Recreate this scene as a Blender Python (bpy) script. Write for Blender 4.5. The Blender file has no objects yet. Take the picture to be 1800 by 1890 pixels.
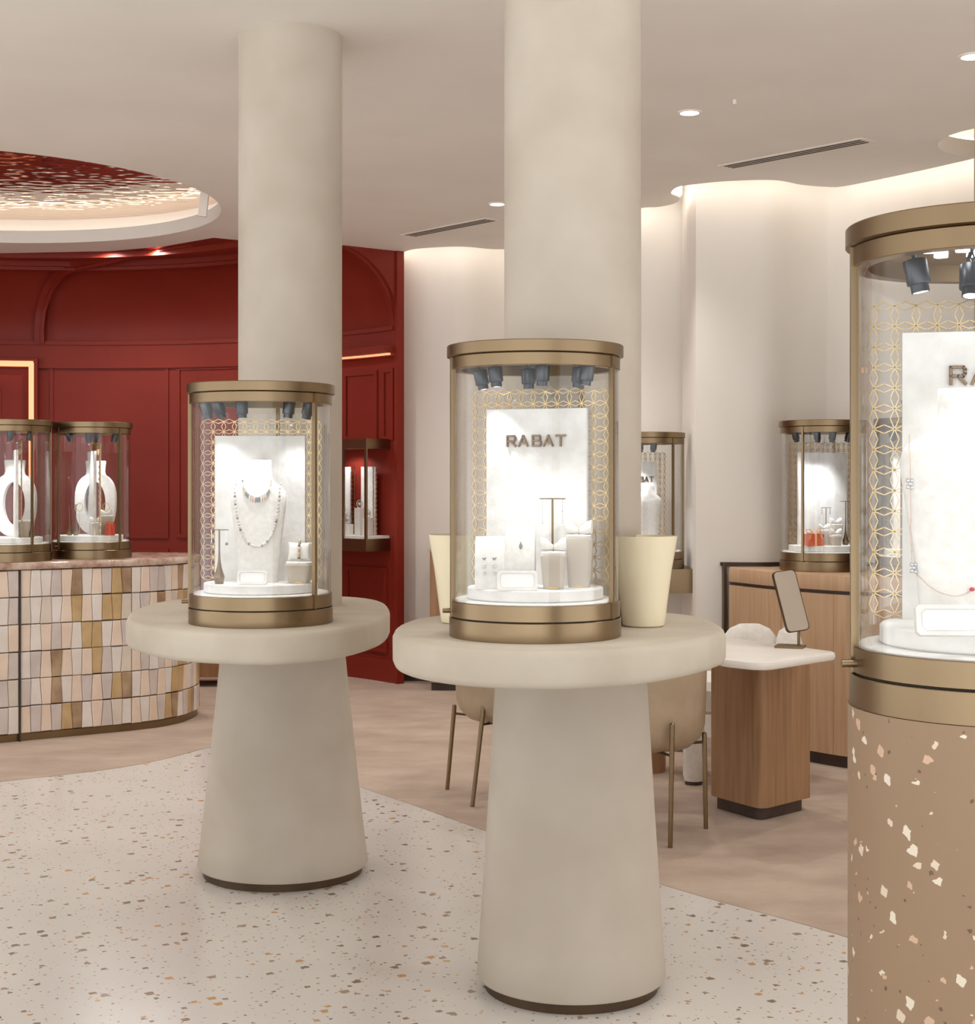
import bpy, bmesh, math, random
from mathutils import Vector, Matrix
from mathutils.geometry import tessellate_polygon
random.seed(7)
PI = math.pi
C = bpy.context.scene.collection
R_ = math.radians

# ------------------------------------------------------------ camera, world, exposure
EYE = 1.45; F = 2800.0; HZ = 890.0; CEIL = 3.11
cam_d = bpy.data.cameras.new('camera'); cam = bpy.data.objects.new('camera', cam_d); C.objects.link(cam)
cam.location = (0, 0, EYE); cam.rotation_euler = (PI/2, 0, 0)
cam_d.sensor_fit = 'HORIZONTAL'; cam_d.sensor_width = 36; cam_d.lens = F/1800*36
cam_d.shift_y = -(945-HZ)/1800; cam_d.clip_end = 100
bpy.context.scene.camera = cam
vs = bpy.context.scene.view_settings
vs.view_transform = 'Standard'; vs.look = 'None'; vs.gamma = 1; vs.use_curve_mapping = False; vs.exposure = 0.2
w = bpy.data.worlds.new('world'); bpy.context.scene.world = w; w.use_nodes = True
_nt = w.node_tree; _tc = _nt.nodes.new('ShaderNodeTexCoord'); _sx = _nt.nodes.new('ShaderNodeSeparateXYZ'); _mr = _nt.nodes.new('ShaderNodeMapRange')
_nt.links.new(_tc.outputs['Generated'], _sx.inputs[0]); _nt.links.new(_sx.outputs['Z'], _mr.inputs['Value'])   # background made brighter below the horizon, added as uplight for the ceiling
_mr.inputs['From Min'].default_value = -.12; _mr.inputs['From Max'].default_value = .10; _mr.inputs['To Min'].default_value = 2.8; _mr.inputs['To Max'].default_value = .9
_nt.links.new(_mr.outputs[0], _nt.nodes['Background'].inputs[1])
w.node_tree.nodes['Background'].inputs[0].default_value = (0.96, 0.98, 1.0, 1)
WARM = (1.0, 0.975, 0.94); COOL = (0.93, 0.96, 1.0)
DOWN_W = 34.0; CASE_W = 3.2

def P(px, py, Y):            # photo pixel at depth Y
    return Vector(((px-900)/F*Y, Y, EYE-(py-HZ)/F*Y))
def FL(px, py, z=0.0):       # photo pixel on a horizontal plane
    Y = (EYE-z)*F/(py-HZ); return ((px-900)/F*Y, Y)

# ------------------------------------------------------------ materials
def lin(c):
    return tuple((x/255/12.92 if x/255 <= .04045 else ((x/255+.055)/1.055)**2.4) for x in c)
def newmat(name):
    m = bpy.data.materials.new(name); m.use_nodes = True
    nt = m.node_tree; return m, nt, nt.nodes['Principled BSDF']
def coords(nt, scale=(1,1,1)):
    tc = nt.nodes.new('ShaderNodeTexCoord'); mp = nt.nodes.new('ShaderNodeMapping')
    mp.inputs['Scale'].default_value = scale
    nt.links.new(tc.outputs['Object'], mp.inputs['Vector']); return mp.outputs['Vector']
def noise(nt, vec, scale, detail=3, rough=.5):
    n = nt.nodes.new('ShaderNodeTexNoise'); n.inputs['Scale'].default_value = scale
    n.inputs['Detail'].default_value = detail; n.inputs['Roughness'].default_value = rough
    nt.links.new(vec, n.inputs['Vector']); return n.outputs['Fac']
def ramp(nt, fac, stops):
    r = nt.nodes.new('ShaderNodeValToRGB'); e = r.color_ramp.elements
    while len(e) < len(stops): e.new(.5)
    for k, (p, c) in enumerate(stops):
        e[k].position = p; e[k].color = (*c, 1)
    nt.links.new(fac, r.inputs['Fac']); return r.outputs['Color']
def bump(nt, b, h, strength=.2, dist=.01):
    n = nt.nodes.new('ShaderNodeBump'); n.inputs['Strength'].default_value = strength
    n.inputs['Distance'].default_value = dist
    nt.links.new(h, n.inputs['Height']); nt.links.new(n.outputs['Normal'], b.inputs['Normal'])
def mottled(name, ca, cb, scale=3, rough=.6, metal=0, bs=0, bscale=30, sc=(1,1,1), detail=4, lo=.35, hi=.65, spec=.5, bdist=.005):
    m, nt, b = newmat(name); v = coords(nt, sc)
    nt.links.new(ramp(nt, noise(nt, v, scale, detail), [(lo, lin(ca)), (hi, lin(cb))]), b.inputs['Base Color'])
    b.inputs['Roughness'].default_value = rough; b.inputs['Metallic'].default_value = metal
    b.inputs['Specular IOR Level'].default_value = spec
    if bs: bump(nt, b, noise(nt, v, bscale, 4), bs, bdist)
    return m
def emit(name, col, s):
    m, nt, b = newmat(name); b.inputs['Base Color'].default_value = (*col, 1)
    b.inputs['Emission Color'].default_value = (*col, 1); b.inputs['Emission Strength'].default_value = s
    return m
M = {}
M['ceiling'] = mottled('ceiling paint', (234,228,220), (238,232,225), 2, .8, spec=.2)
M['wall'] = mottled('mineral wall', (236,229,220), (243,237,229), 1.6, .75, bs=.15, bscale=14, sc=(1,1,.35), spec=.25)
M['plaster'] = mottled('column plaster', (190,178,163), (202,191,177), 3, .75, bs=.12, bscale=10, spec=.25)
M['slab'] = mottled('table plaster', (194,183,166), (206,196,180), 4, .7, bs=.35, bscale=26, spec=.3)
M['brass'] = mottled('brushed bronze', (130,110,84), (148,127,99), 3, .33, 1, bs=.03, bscale=160, sc=(1,1,.05))
M['brass_dark'] = mottled('dark bronze', (84,66,52), (104,84,66), 4, .45, .7)
M['gold'] = mottled('polished gold', (206,176,126), (222,194,144), 6, .28, 1)
M['bronze_letter'] = mottled('letter bronze', (112,86,66), (142,112,88), 30, .35, .8)
M['oak'] = mottled('oak veneer', (186,150,116), (202,168,134), 5, .5, bs=.05, bscale=40, sc=(9,9,.5), detail=6, lo=.3, hi=.7)
M['oak_dark'] = mottled('desk oak', (150,112,78), (174,134,98), 5, .45, bs=.05, bscale=40, sc=(9,9,.5), detail=6, lo=.3, hi=.7)
M['kick'] = mottled('dark plinth', (62,48,40), (78,62,52), 8, .5)
M['red'] = mottled('red lacquer', (128,40,28), (136,46,33), 1.5, .45, spec=.22)
M['white'] = mottled('white solid surface', (236,230,222), (240,235,228), 8, .3)
M['boucle'] = mottled('white boucle', (226,220,212), (236,231,224), 30, .95, bs=.3, bscale=200, bdist=.002)
M['leather'] = mottled('tan leather', (170,148,122), (182,160,134), 8, .6, bs=.1, bscale=90)
M['cream'] = mottled('cream glazed', (243,230,198), (246,234,204), 3, .08)
M['velvet'] = mottled('display linen', (232,228,222), (242,239,234), 60, .8, bs=.35, bscale=50, spec=.2)
M['board'] = mottled('plaster board', (228,225,220), (242,240,236), 20, .7, bs=1.0, bscale=26, spec=.3, bdist=.004)
M['lamp'] = mottled('graphite metal', (70,72,76), (86,88,92), 30, .35, .7)
M['silver'] = mottled('silver', (200,200,205), (225,225,228), 20, .15, 1)
M['pearl'] = mottled('pearl', (206,198,190), (226,220,212), 40, .15)
M['pearl_grey'] = mottled('grey pearl', (110,112,112), (150,150,148), 40, .2, .2)
M['ruby'] = mottled('ruby', (150,20,30), (190,30,40), 40, .1)
M['orange'] = mottled('orange card', (222,98,52), (232,110,62), 20, .6)
M['redbox'] = mottled('red card', (206,52,34), (220,64,44), 20, .5)
M['ribbon'] = mottled('ribbon', (240,170,110), (246,184,124), 20, .4)
M['rose'] = mottled('rose gold', (206,172,150), (222,192,170), 20, .3)
M['leaf'] = mottled('leaf green', (66,82,52), (92,104,66), 20, .5)
M['screen_white'] = mottled('white insert card', (246,246,246), (250,250,250), 20, .5)
M['mirror'] = mottled('mirror silver', (214,206,196), (216,208,198), 2, .03, 1)
M['dark'] = mottled('dark gap', (58,50,44), (66,58,50), 10, .8)
M['marble'] = None
M['led'] = emit('cove led', (1.0, .91, .80), 5.0)
M['led_circle'] = emit('circle led', (1.0, .93, .82), 2.6)
M['led_red'] = emit('niche led', (1.0, .36, .17), 1.15)
M['downlens'] = emit('downlight lens', (1.0, .93, .84), 9.0)
M['lens'] = emit('spot lens', (.93, .96, 1.0), 12.0)
m, nt, b = newmat('brown marble'); v = coords(nt)
nt.links.new(ramp(nt, noise(nt, v, 7, 8, .7), [(.3, lin((96,72,60))), (.45, lin((182,150,132))), (.62, lin((222,204,188)))]), b.inputs['Base Color'])
b.inputs['Roughness'].default_value = .18; M['marble'] = m
# glass: clear pane with fresnel reflection
m = bpy.data.materials.new('clear glass'); m.use_nodes = True; nt = m.node_tree; nt.nodes.clear()
o = nt.nodes.new('ShaderNodeOutputMaterial'); mix = nt.nodes.new('ShaderNodeMixShader')
tr = nt.nodes.new('ShaderNodeBsdfTransparent'); tr.inputs[0].default_value = (.985, .988, .985, 1)
gl = nt.nodes.new('ShaderNodeBsdfGlossy'); gl.inputs['Roughness'].default_value = .01
lw = nt.nodes.new('ShaderNodeLayerWeight'); lw.inputs['Blend'].default_value = .5
pw_ = nt.nodes.new('ShaderNodeMath'); pw_.operation = 'POWER'; nt.links.new(lw.outputs['Facing'], pw_.inputs[0]); pw_.inputs[1].default_value = 3.6
fr = nt.nodes.new('ShaderNodeMath'); fr.operation = 'MULTIPLY_ADD'; nt.links.new(pw_.outputs[0], fr.inputs[0]); fr.inputs[1].default_value = .9; fr.inputs[2].default_value = .025
nt.links.new(fr.outputs[0], mix.inputs[0]); nt.links.new(tr.outputs[0], mix.inputs[1]); nt.links.new(gl.outputs[0], mix.inputs[2])
nt.links.new(mix.outputs[0], o.inputs[0]); M['glass'] = m
# hammered metal ceiling
m, nt, b = newmat('hammered metal'); v = coords(nt, (1, 1.6, 1))
b.inputs['Base Color'].default_value = (*lin((214,190,170)), 1); b.inputs['Metallic'].default_value = 1; b.inputs['Roughness'].default_value = .07
vo = nt.nodes.new('ShaderNodeTexVoronoi'); vo.feature = 'SMOOTH_F1'; vo.inputs['Scale'].default_value = 11; nt.links.new(v, vo.inputs['Vector'])
bump(nt, b, vo.outputs['Distance'], .2, .02); M['hammered'] = m
def terrazzo(name, base, layers, rough):
    m, nt, b = newmat(name); v = coords(nt)
    nd = nt.nodes.new('ShaderNodeTexNoise'); nd.inputs['Scale'].default_value = 60; nt.links.new(v, nd.inputs['Vector'])
    dm = nt.nodes.new('ShaderNodeVectorMath'); dm.operation = 'MULTIPLY_ADD'
    nt.links.new(nd.outputs['Color'], dm.inputs[0]); dm.inputs[1].default_value = (.012,)*3; nt.links.new(v, dm.inputs[2])
    col = ramp(nt, noise(nt, v, 1.4, 3), [(.35, lin(base)), (.65, lin(tuple(min(255, x+6) for x in base)))])
    for (scale, thr, dens, colors, rot) in layers:
        mp = nt.nodes.new('ShaderNodeMapping'); mp.inputs['Rotation'].default_value = (rot, rot*.6, rot)
        mp.inputs['Location'].default_value = (rot*3.1, rot*1.7, rot)
        nt.links.new(dm.outputs[0], mp.inputs['Vector'])
        vo = nt.nodes.new('ShaderNodeTexVoronoi'); vo.inputs['Scale'].default_value = scale; vo.distance = 'MANHATTAN'
        nt.links.new(mp.outputs[0], vo.inputs['Vector'])
        sp = nt.nodes.new('ShaderNodeSeparateColor'); nt.links.new(vo.outputs['Color'], sp.inputs[0])
        # threshold varies per cell
        a = nt.nodes.new('ShaderNodeMath'); a.operation = 'SUBTRACT'; nt.links.new(sp.outputs[0], a.inputs[0]); a.inputs[1].default_value = 1-dens
        c = nt.nodes.new('ShaderNodeMath'); c.operation = 'MULTIPLY'; nt.links.new(a.outputs[0], c.inputs[0]); c.inputs[1].default_value = thr/dens*1.0
        l = nt.nodes.new('ShaderNodeMath'); l.operation = 'LESS_THAN'; nt.links.new(vo.outputs['Distance'], l.inputs[0]); nt.links.new(c.outputs[0], l.inputs[1])
        stops = [(k/len(colors), lin(cc)) for k, cc in enumerate(colors)]
        rr = nt.nodes.new('ShaderNodeValToRGB'); rr.color_ramp.interpolation = 'CONSTANT'; e = rr.color_ramp.elements
        while len(e) < len(stops): e.new(.5)
        for k, (p, cc) in enumerate(stops): e[k].position = p; e[k].color = (*cc, 1)
        nt.links.new(sp.outputs[1], rr.inputs[0])
        mx = nt.nodes.new('ShaderNodeMix'); mx.data_type = 'RGBA'
        nt.links.new(l.outputs[0], mx.inputs[0]); nt.links.new(col, mx.inputs[6]); nt.links.new(rr.outputs[0], mx.inputs[7])
        col = mx.outputs[2]
    nt.links.new(col, b.inputs['Base Color']); b.inputs['Roughness'].default_value = rough
    return m
M['terrazzo'] = terrazzo('pale terrazzo', (213,208,202), [
    (27, .62, .34, [(150,124,98), (132,118,104), (196,150,98), (160,140,122)], .3),
    (62, .5, .5, [(170,150,130), (140,124,110), (190,160,124)], .9),
    (16, .30, .22, [(202,160,110), (150,134,120)], 1.7)], .22)
M['terrazzo_pink'] = terrazzo('sand terrazzo', (154,127,100), [
    (46, .6, .45, [(232,220,200), (226,208,184), (212,178,150)], .4),
    (70, .35, .3, [(120,90,70), (110,84,66)], 1.1)], .5)
m, nt, b = newmat('pink carpet'); v = coords(nt, (1, 1.5, 1))
nt.links.new(ramp(nt, noise(nt, v, 2.4, 6, .62), [(.32, lin((166,141,122))), (.5, lin((180,157,138))), (.68, lin((194,173,154)))]), b.inputs['Base Color'])
b.inputs['Roughness'].default_value = .95; b.inputs['Sheen Weight'].default_value = .2; bump(nt, b, noise(nt, v, 220, 2), .4, .004); M['carpet'] = m
TILE = [mottled('tile %s' % k, a, c, 8, .45, bs=.3, bscale=30) for k, (a, c) in {
    'white': ((226,216,208), (236,228,221)), 'lilac': ((205,192,186), (219,207,201)), 'blush': ((229,206,186), (238,218,200)),
    'ochre': ((188,156,108), (208,178,132)), 'brown': ((150,120,92), (188,160,128)), 'bone': ((214,200,184), (226,214,200))}.items()]

# ------------------------------------------------------------ mesh helpers
class MB:
    def __init__(s): s.v = []; s.f = []; s.m = []
    def add(s, vs_, fs, mi=0):
        n = len(s.v); s.v += [tuple(x) for x in vs_]; s.f += [tuple(i+n for i in f) for f in fs]; s.m += [mi]*len(fs); return s
    def box(s, c, d, rot=0, mi=0, mat=None):
        hx, hy, hz = d[0]/2, d[1]/2, d[2]/2
        vs_ = [Vector((x*hx, y*hy, z*hz)) for z in (-1, 1) for y in (-1, 1) for x in (-1, 1)]
        mt = mat or Matrix.Rotation(rot, 3, 'Z')
        vs_ = [mt @ p + Vector(c) for p in vs_]
        return s.add(vs_, [(0,2,3,1), (4,5,7,6), (0,1,5,4), (2,6,7,3), (0,4,6,2), (1,3,7,5)], mi)
    def prism(s, poly, z0, z1, mi=0):
        n = len(poly)
        A = sum(poly[i][0]*poly[(i+1)%n][1]-poly[(i+1)%n][0]*poly[i][1] for i in range(n))
        if A < 0: poly = poly[::-1]
        vs_ = [(x, y, z0) for x, y in poly]+[(x, y, z1) for x, y in poly]
        return s.add(vs_, [tuple(range(n))[::-1], tuple(range(n, 2*n))]+[(i, (i+1)%n, n+(i+1)%n, n+i) for i in range(n)], mi)
    def bevprism(s, poly, z0, z1, b, mi=0, wob=0):   # prism whose rims are rounded
        n = len(poly); cx = sum(p[0] for p in poly)/n; cy = sum(p[1] for p in poly)/n
        A = sum(poly[i][0]*poly[(i+1)%n][1]-poly[(i+1)%n][0]*poly[i][1] for i in range(n))
        if A < 0: poly = poly[::-1]
        nr = []
        for i in range(n):
            d = Vector(poly[(i+1)%n])-Vector(poly[i-1]); d.normalize(); nr.append(Vector((d.y, -d.x)))
        prof = [(b, 0), (b*.3, b*.3), (0, b), (0, (z1-z0)-b), (b*.3, (z1-z0)-b*.3), (b, z1-z0)]
        rings = []
        for k, (ins, dz) in enumerate(prof):
            rr = []
            for i, p in enumerate(poly):
                j = random.uniform(-wob, wob) if wob and k in (3, 4) else 0
                q = Vector(p)-nr[i]*(ins+j); rr.append((q.x, q.y, z0+dz+(random.uniform(-wob, wob)*.5 if wob and k == 4 else 0)))
            rings.append(rr)
        return s.rings(rings, True, mi)
    def rings(s, rings, cap=True, mi=0, closed=True):
        n = len(rings[0]); base = len(s.v); vs_ = [p for r in rings for p in r]; fs = []
        for k in range(len(rings)-1):
            for i in range(n if closed else n-1):
                j = (i+1) % n; fs.append((k*n+i, k*n+j, (k+1)*n+j, (k+1)*n+i))
        if cap:
            fs.append(tuple(range(n))[::-1]); fs.append(tuple(range((len(rings)-1)*n, len(rings)*n)))
        return s.add(vs_, fs, mi)
    def lathe(s, prof, seg=48, c=(0,0,0), a0=0, a1=2*PI, cap=False, mi=0, sx=1, sy=1):
        full = abs(a1-a0-2*PI) < 1e-6; n = seg if full else seg+1; rr = []
        for r, z in prof:
            rr.append([(c[0]+r*sx*math.cos(a0+(a1-a0)*i/seg), c[1]+r*sy*math.sin(a0+(a1-a0)*i/seg), c[2]+z) for i in range(n)])
        s.rings(rr, cap, mi, closed=full)
        return s
    def ring(s, r0, r1, z0, z1, seg=64, c=(0,0,0), a0=0, a1=2*PI, mi=0, bev=0):
        if bev: prof = [(r0, z0), (r1-bev, z0), (r1, z0+bev), (r1, z1-bev), (r1-bev, z1), (r0, z1), (r0, z0)]
        else: prof = [(r0, z0), (r1, z0), (r1, z1), (r0, z1), (r0, z0)]
        s.lathe(prof, seg, c, a0, a1, False, mi)
        if abs(a1-a0-2*PI) > 1e-6:
            for a in (a0, a1):
                vs_ = [(c[0]+r*math.cos(a), c[1]+r*math.sin(a), c[2]+z) for r, z in prof[:-1]]
                s.add(vs_, [tuple(range(len(vs_)))], mi)
        return s
    def cyl(s, r, z0, z1, seg=32, c=(0,0), bev=0, mi=0, r1=None):
        r1 = r if r1 is None else r1
        prof = [(r-bev, z0), (r, z0+bev), (r1, z1-bev), (r1-bev, z1)] if bev else [(r, z0), (r1, z1)]
        return s.lathe(prof, seg, (c[0], c[1], 0), cap=True, mi=mi)
    def tube(s, pts, r, seg=8, mi=0, closed=False):
        pts = [Vector(p) for p in pts]; n = len(pts); rr = []; up = None
        rad = r if isinstance(r, (list, tuple)) else [r]*n
        for i, p in enumerate(pts):
            if closed: d = pts[(i+1) % n]-pts[i-1]
            else: d = pts[min(i+1, n-1)]-pts[max(i-1, 0)]
            d.normalize()
            if up is None: up = Vector((0, 0, 1)) if abs(d.z) < .9 else Vector((1, 0, 0))
            a = d.cross(up); a.normalize(); bb = a.cross(d); up = bb
            rr.append([tuple(p+(a*math.cos(2*PI*k/seg)+bb*math.sin(2*PI*k/seg))*rad[i]) for k in range(seg)])
        if closed: rr.append(rr[0]); return s.rings(rr, False, mi)
        return s.rings(rr, True, mi)
    def sphere(s, c, r, seg=10, rings=6, mi=0, sc=(1,1,1)):
        rr = []
        for k in range(rings+1):
            t = -PI/2+PI*k/rings; q = max(math.cos(t), .02)*r
            rr.append([(c[0]+q*math.cos(2*PI*i/seg)*sc[0], c[1]+q*math.sin(2*PI*i/seg)*sc[1], c[2]+r*math.sin(t)*sc[2]) for i in range(seg)])
        return s.rings(rr, True, mi)
    def loft(s, secs, seg=28, ex=2.0, axis='z', mi=0):   # secs: (t, half_a, half_b, off_a, off_b)
        rr = []
        for sec in secs:
            t, ha, hb = sec[:3]; oa, ob = (sec[3], sec[4]) if len(sec) > 3 else (0, 0); ring = []
            for i in range(seg):
                th = 2*PI*i/seg; c_, s_ = math.cos(th), math.sin(th)
                a = math.copysign(abs(c_)**(2/ex), c_)*ha+oa; q = math.copysign(abs(s_)**(2/ex), s_)*hb+ob
                ring.append((a, q, t) if axis == 'z' else (t, a, q))
            rr.append(ring)
        return s.rings(rr, True, mi)
    def mesh(s, name, angle=35):
        me = bpy.data.meshes.new(name); me.from_pydata(s.v, [], s.f); me.update()
        bm = bmesh.new(); bm.from_mesh(me); bmesh.ops.recalc_face_normals(bm, faces=bm.faces)
        bm.to_mesh(me); bm.free()
        me.polygons.foreach_set('material_index', s.m if len(s.m) == len(me.polygons) else [0]*len(me.polygons))
        me.polygons.foreach_set('use_smooth', [True]*len(me.polygons)); me.set_sharp_from_angle(angle=R_(angle))
        return me
    def build(s, name, mats, parent=None, loc=None, rot=None, angle=35):
        me = s.mesh(name, angle)
        for mm in (mats if isinstance(mats, (list, tuple)) else [mats]): me.materials.append(mm)
        return place(name, me, parent, loc, rot)
def place(name, me, parent=None, loc=None, rot=None):
    o = bpy.data.objects.new(name, me); C.objects.link(o)
    if parent is not None: o.parent = parent
    if loc is not None: o.location = loc
    if rot is not None:
        o.rotation_euler = rot if not hasattr(rot, 'to_euler') else rot.to_euler()
    return o
CACHE = {}
def cached(key, fn, mats, angle=35):
    if key not in CACHE:
        me = fn().mesh(str(key[0]), angle)
        for mm in (mats if isinstance(mats, (list, tuple)) else [mats]): me.materials.append(mm)
        CACHE[key] = me
    return CACHE[key]
def tag(o, label, cat, group=None):
    o['label'] = label; o['category'] = cat
    if group: o['group'] = group
    return o
def thing(name, label, cat, loc=(0,0,0), rz=0, group=None, scale=1):
    o = bpy.data.objects.new(name, None); C.objects.link(o); o.empty_display_size = .1
    o.location = loc; o.rotation_euler = (0, 0, rz); o.scale = (scale,)*3
    return tag(o, label, cat, group)
def struct(o): o['kind'] = 'structure'; return o
def spline(pts, n=8, closed=False):
    out = []; m_ = len(pts); V = [Vector(p) for p in pts]
    for i in range(m_ if closed else m_-1):
        p0 = V[i-1] if (closed or i > 0) else V[0]; p1 = V[i]; p2 = V[(i+1) % m_]
        p3 = V[(i+2) % m_] if (closed or i+2 < m_) else V[-1]
        for k in range(n):
            t = k/n; out.append(tuple(.5*((2*p1)+(p2-p0)*t+(2*p0-5*p1+4*p2-p3)*t*t+(3*p1-p0-3*p2+p3)*t**3)))
    if not closed: out.append(tuple(V[-1]))
    return out
def light(name, kind, loc, energy, col, parent=None, size=.05, d=None, angle=100, blend=.6):
    L = bpy.data.lights.new(name, kind); L.energy = energy; L.color = col
    if kind == 'SPOT': L.spot_size = R_(angle); L.spot_blend = blend; L.shadow_soft_size = size
    elif kind == 'AREA': L.shape = 'DISK'; L.size = size
    else: L.shadow_soft_size = size
    o = bpy.data.objects.new(name, L); C.objects.link(o); o.location = loc
    if parent: o.parent = parent
    if d is not None: o.rotation_euler = Vector(d).to_track_quat('-Z', 'Y').to_euler()
    return o

# ------------------------------------------------------------ floor, carpet
fl = MB(); fl.prism([(-8, -1.5), (6, -1.5), (6, 14), (-8, 14)], -.1, 0); struct(fl.build('floor', M['terrazzo']))
cb = spline([(-8, 5.6), (-4.5, 6.3), (-3.2, 6.82), (-2.36, 7.34), (-1.915, 7.66), (-1.70, 7.93), (-1.51, 8.30), (-1.35, 8.42), (-1.18, 8.25), (-.93, 7.72), (-.634, 7.25),
             (-.341, 6.82), (.011, 6.275), (.30, 5.88), (.59, 5.51), (.789, 5.26), (.988, 5.03), (1.156, 4.816), (1.6, 4.2), (2.2, 3.1), (2.9, 1.5), (5.9, 0)], 6)
CC0 = (-3.15, 8.98)
ca = MB(); ca.prism([p for p in cb if p[0] > -7.8 and p[0] < 2.9]+[(3.3, 5), (3.1, 6.4), (2.8, 7.4), (2.4, 8.2), (1.9, 8.72), (1.2, 8.6), (1.18, 9.2), (.8, 9.3), (.4, 10.9), (-.5, 11.0), (-.75, 10.9)]+[(CC0[0]+3.13*math.sin(R_(a)), CC0[1]+3.13*math.cos(R_(a))) for a in range(50, -90, -5)]+[(-7.8, 8.5)], 0.0, .002)
tag(ca.build('carpet', M['carpet']), 'mottled pink beige carpet curving around the pale speckled floor', 'carpet')

# ------------------------------------------------------------ ceiling
edge = [(-7.9, 11.1), (-5, 11.05), (-3.54, 11.0), (-2.72, 10.9), (-2.29, 10.69), (-1.86, 10.3), (-1.72, 10.4), (-1.05, 10.94), (-.737, 11.12)]
edge2 = spline([(-.737, 11.12), (-.63, 10.99), (-.5, 10.79), (-.19, 10.69), (.108, 10.81), (.5, 10.5), (.75, 9.45), (.93, 9.19), (1.03, 9.15), (1.115, 9.03), (1.125, 8.86), (1.055, 8.72),
                (1.07, 8.54), (1.162, 8.45), (1.34, 8.36), (1.58, 8.34), (1.757, 8.47), (1.92, 8.53), (2.0, 8.51), (2.14, 8.33), (2.31, 8.08), (2.5, 7.77), (2.75, 7.3), (3.0, 6.4), (3.2, 5), (3.3, 2), (3.3, -1.5)], 6)
outline = edge+edge2[1:]+[(-7.9, -1.5)]
CC = (-3.15, 8.98); CR = 1.55
hole1 = [(CC[0]+CR*math.cos(2*PI*i/96), CC[1]+CR*math.sin(2*PI*i/96)) for i in range(96)]
hole2 = [(2.62+.42*math.cos(2*PI*i/40), 7.36+.40*math.sin(2*PI*i/40)) for i in range(40)]
def slab_holes(mb, outer, holes, z0, z1):
    loops = [outer]+holes; flat = [p for l in loops for p in l]
    tris = tessellate_polygon([[Vector((x, y, 0)) for x, y in l] for l in loops])
    n = len(flat)
    mb.add([(x, y, z0) for x, y in flat]+[(x, y, z1) for x, y in flat],
           [t[::-1] for t in tris]+[tuple(i+n for i in t) for t in tris])
    for l in loops:
        k = len(l); mb.add([(x, y, z0) for x, y in l]+[(x, y, z1) for x, y in l], [(i, (i+1) % k, k+(i+1) % k, k+i) for i in range(k)])
ce = MB(); slab_holes(ce, outline, [hole1, hole2], CEIL, CEIL+.085); struct(ce.build('ceiling', M['ceiling']))
up = MB(); up.box((-1, 6.3, 3.5), (14, 15.6, .1)); struct(up.build('trim_1', M['ceiling']))
# cove strips fixed on the outer rim of the ceiling lip
led = MB(); pts = [p for p in edge2 if p[1] > 2.5][4:]
v0 = []; 
for i, p in enumerate(pts):
    d = Vector(pts[min(i+1, len(pts)-1)])-Vector(pts[max(i-1, 0)]); d.normalize(); nrm = Vector((-d.y, d.x))
    v0.append(Vector(p)+nrm*.004); 
rr = []
for i, p in enumerate(v0):
    d = Vector(pts[min(i+1, len(pts)-1)])-Vector(pts[max(i-1, 0)]); d.normalize(); nrm = Vector((-d.y, d.x)); q = p+nrm*.008
    rr.append([(p.x, p.y, CEIL+.03), (q.x, q.y, CEIL+.03), (q.x, q.y, CEIL+.075), (p.x, p.y, CEIL+.075)])
led.rings(rr, True); struct(led.build('trim_2', M['led']))
# round recess: hammered disc, strip on the lip
dz = MB(); dz.cyl(1.74, CEIL+.19, CEIL+.21, 96); o = dz.build('hammered_disc', M['hammered'], loc=(CC[0], CC[1], 0)); tag(o, 'hammered reflective metal disc inside the large round ceiling recess', 'ceiling panel')
rc = MB(); rc.ring(1.73, 1.76, CEIL+.085, CEIL+.30, 96, (CC[0], CC[1], 0)); struct(rc.build('trim_3', M['ceiling']))
rs = MB(); rs.ring(1.66, 1.70, CEIL+.086, CEIL+.092, 96, (CC[0], CC[1], 0)); struct(rs.build('trim_4', M['led_circle']))
rc = MB(); rc.ring(.50, .52, CEIL+.085, CEIL+.3, 48, (2.62, 7.36, 0)); struct(rc.build('trim_5', M['ceiling']))
rs = MB(); rs.ring(.435, .46, CEIL+.086, CEIL+.10, 48, (2.62, 7.36, 0)); struct(rs.build('trim_6', M['led']))
# white blade at the recess edge
bl = MB(); q = P(376, 376, 9.15); bl.box((q.x, q.y, q.z), (.05, .03, .155), 0, mat=Matrix.Rotation(R_(6), 3, 'Y')); 
tag(bl.build('ceiling_bracket', M['ceiling']), 'small white upright plate hanging at the right end of the round ceiling recess', 'bracket')
def downlight(x, y, z=CEIL, label='', cat='ceiling light', p=DOWN_W, r=.055, group=None, ang=115, col=WARM):
    t = thing('recessed_downlight', label, cat, (x, y, z), 0, group)
    place('trim_ring', cached(('trim_ring', r), lambda: MB().ring(r*.78, r, -.006, .0, 32), M['ceiling']), t)
    place('light_lens', cached(('light_lens', r), lambda: MB().cyl(r*.78, -.002, -.0005, 32), M['downlens']), t)
    light('downlight_lamp', 'SPOT', (0, 0, -.02), p, col, t, .04, (0, 0, -1), ang, .8)
q = FL(1273, 207, CEIL)
downlight(*FL(1273, 207, CEIL), label='round recessed ceiling downlight between the middle column and the long air vent')
downlight(*FL(1795, 103, CEIL), label='recessed ceiling downlight at the right edge of the photo')
downlight(*FL(918, 376, CEIL), label='recessed ceiling downlight just left of the middle column')
for x, y in ((-2.3, 2.2), (2.3, 2.6), (-2.5, 5.2), (-1.6, 3.6), (1.7, 3.4), (-3.2, 6.6), (2.0, 5.0), (-1.0, 7.6), (.6, 8.2)):
    downlight(x, y, label='recessed ceiling downlight outside the photo', group='downlights over the shop floor', p=20 if y == 3.4 or y == 3.6 else DOWN_W)
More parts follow.
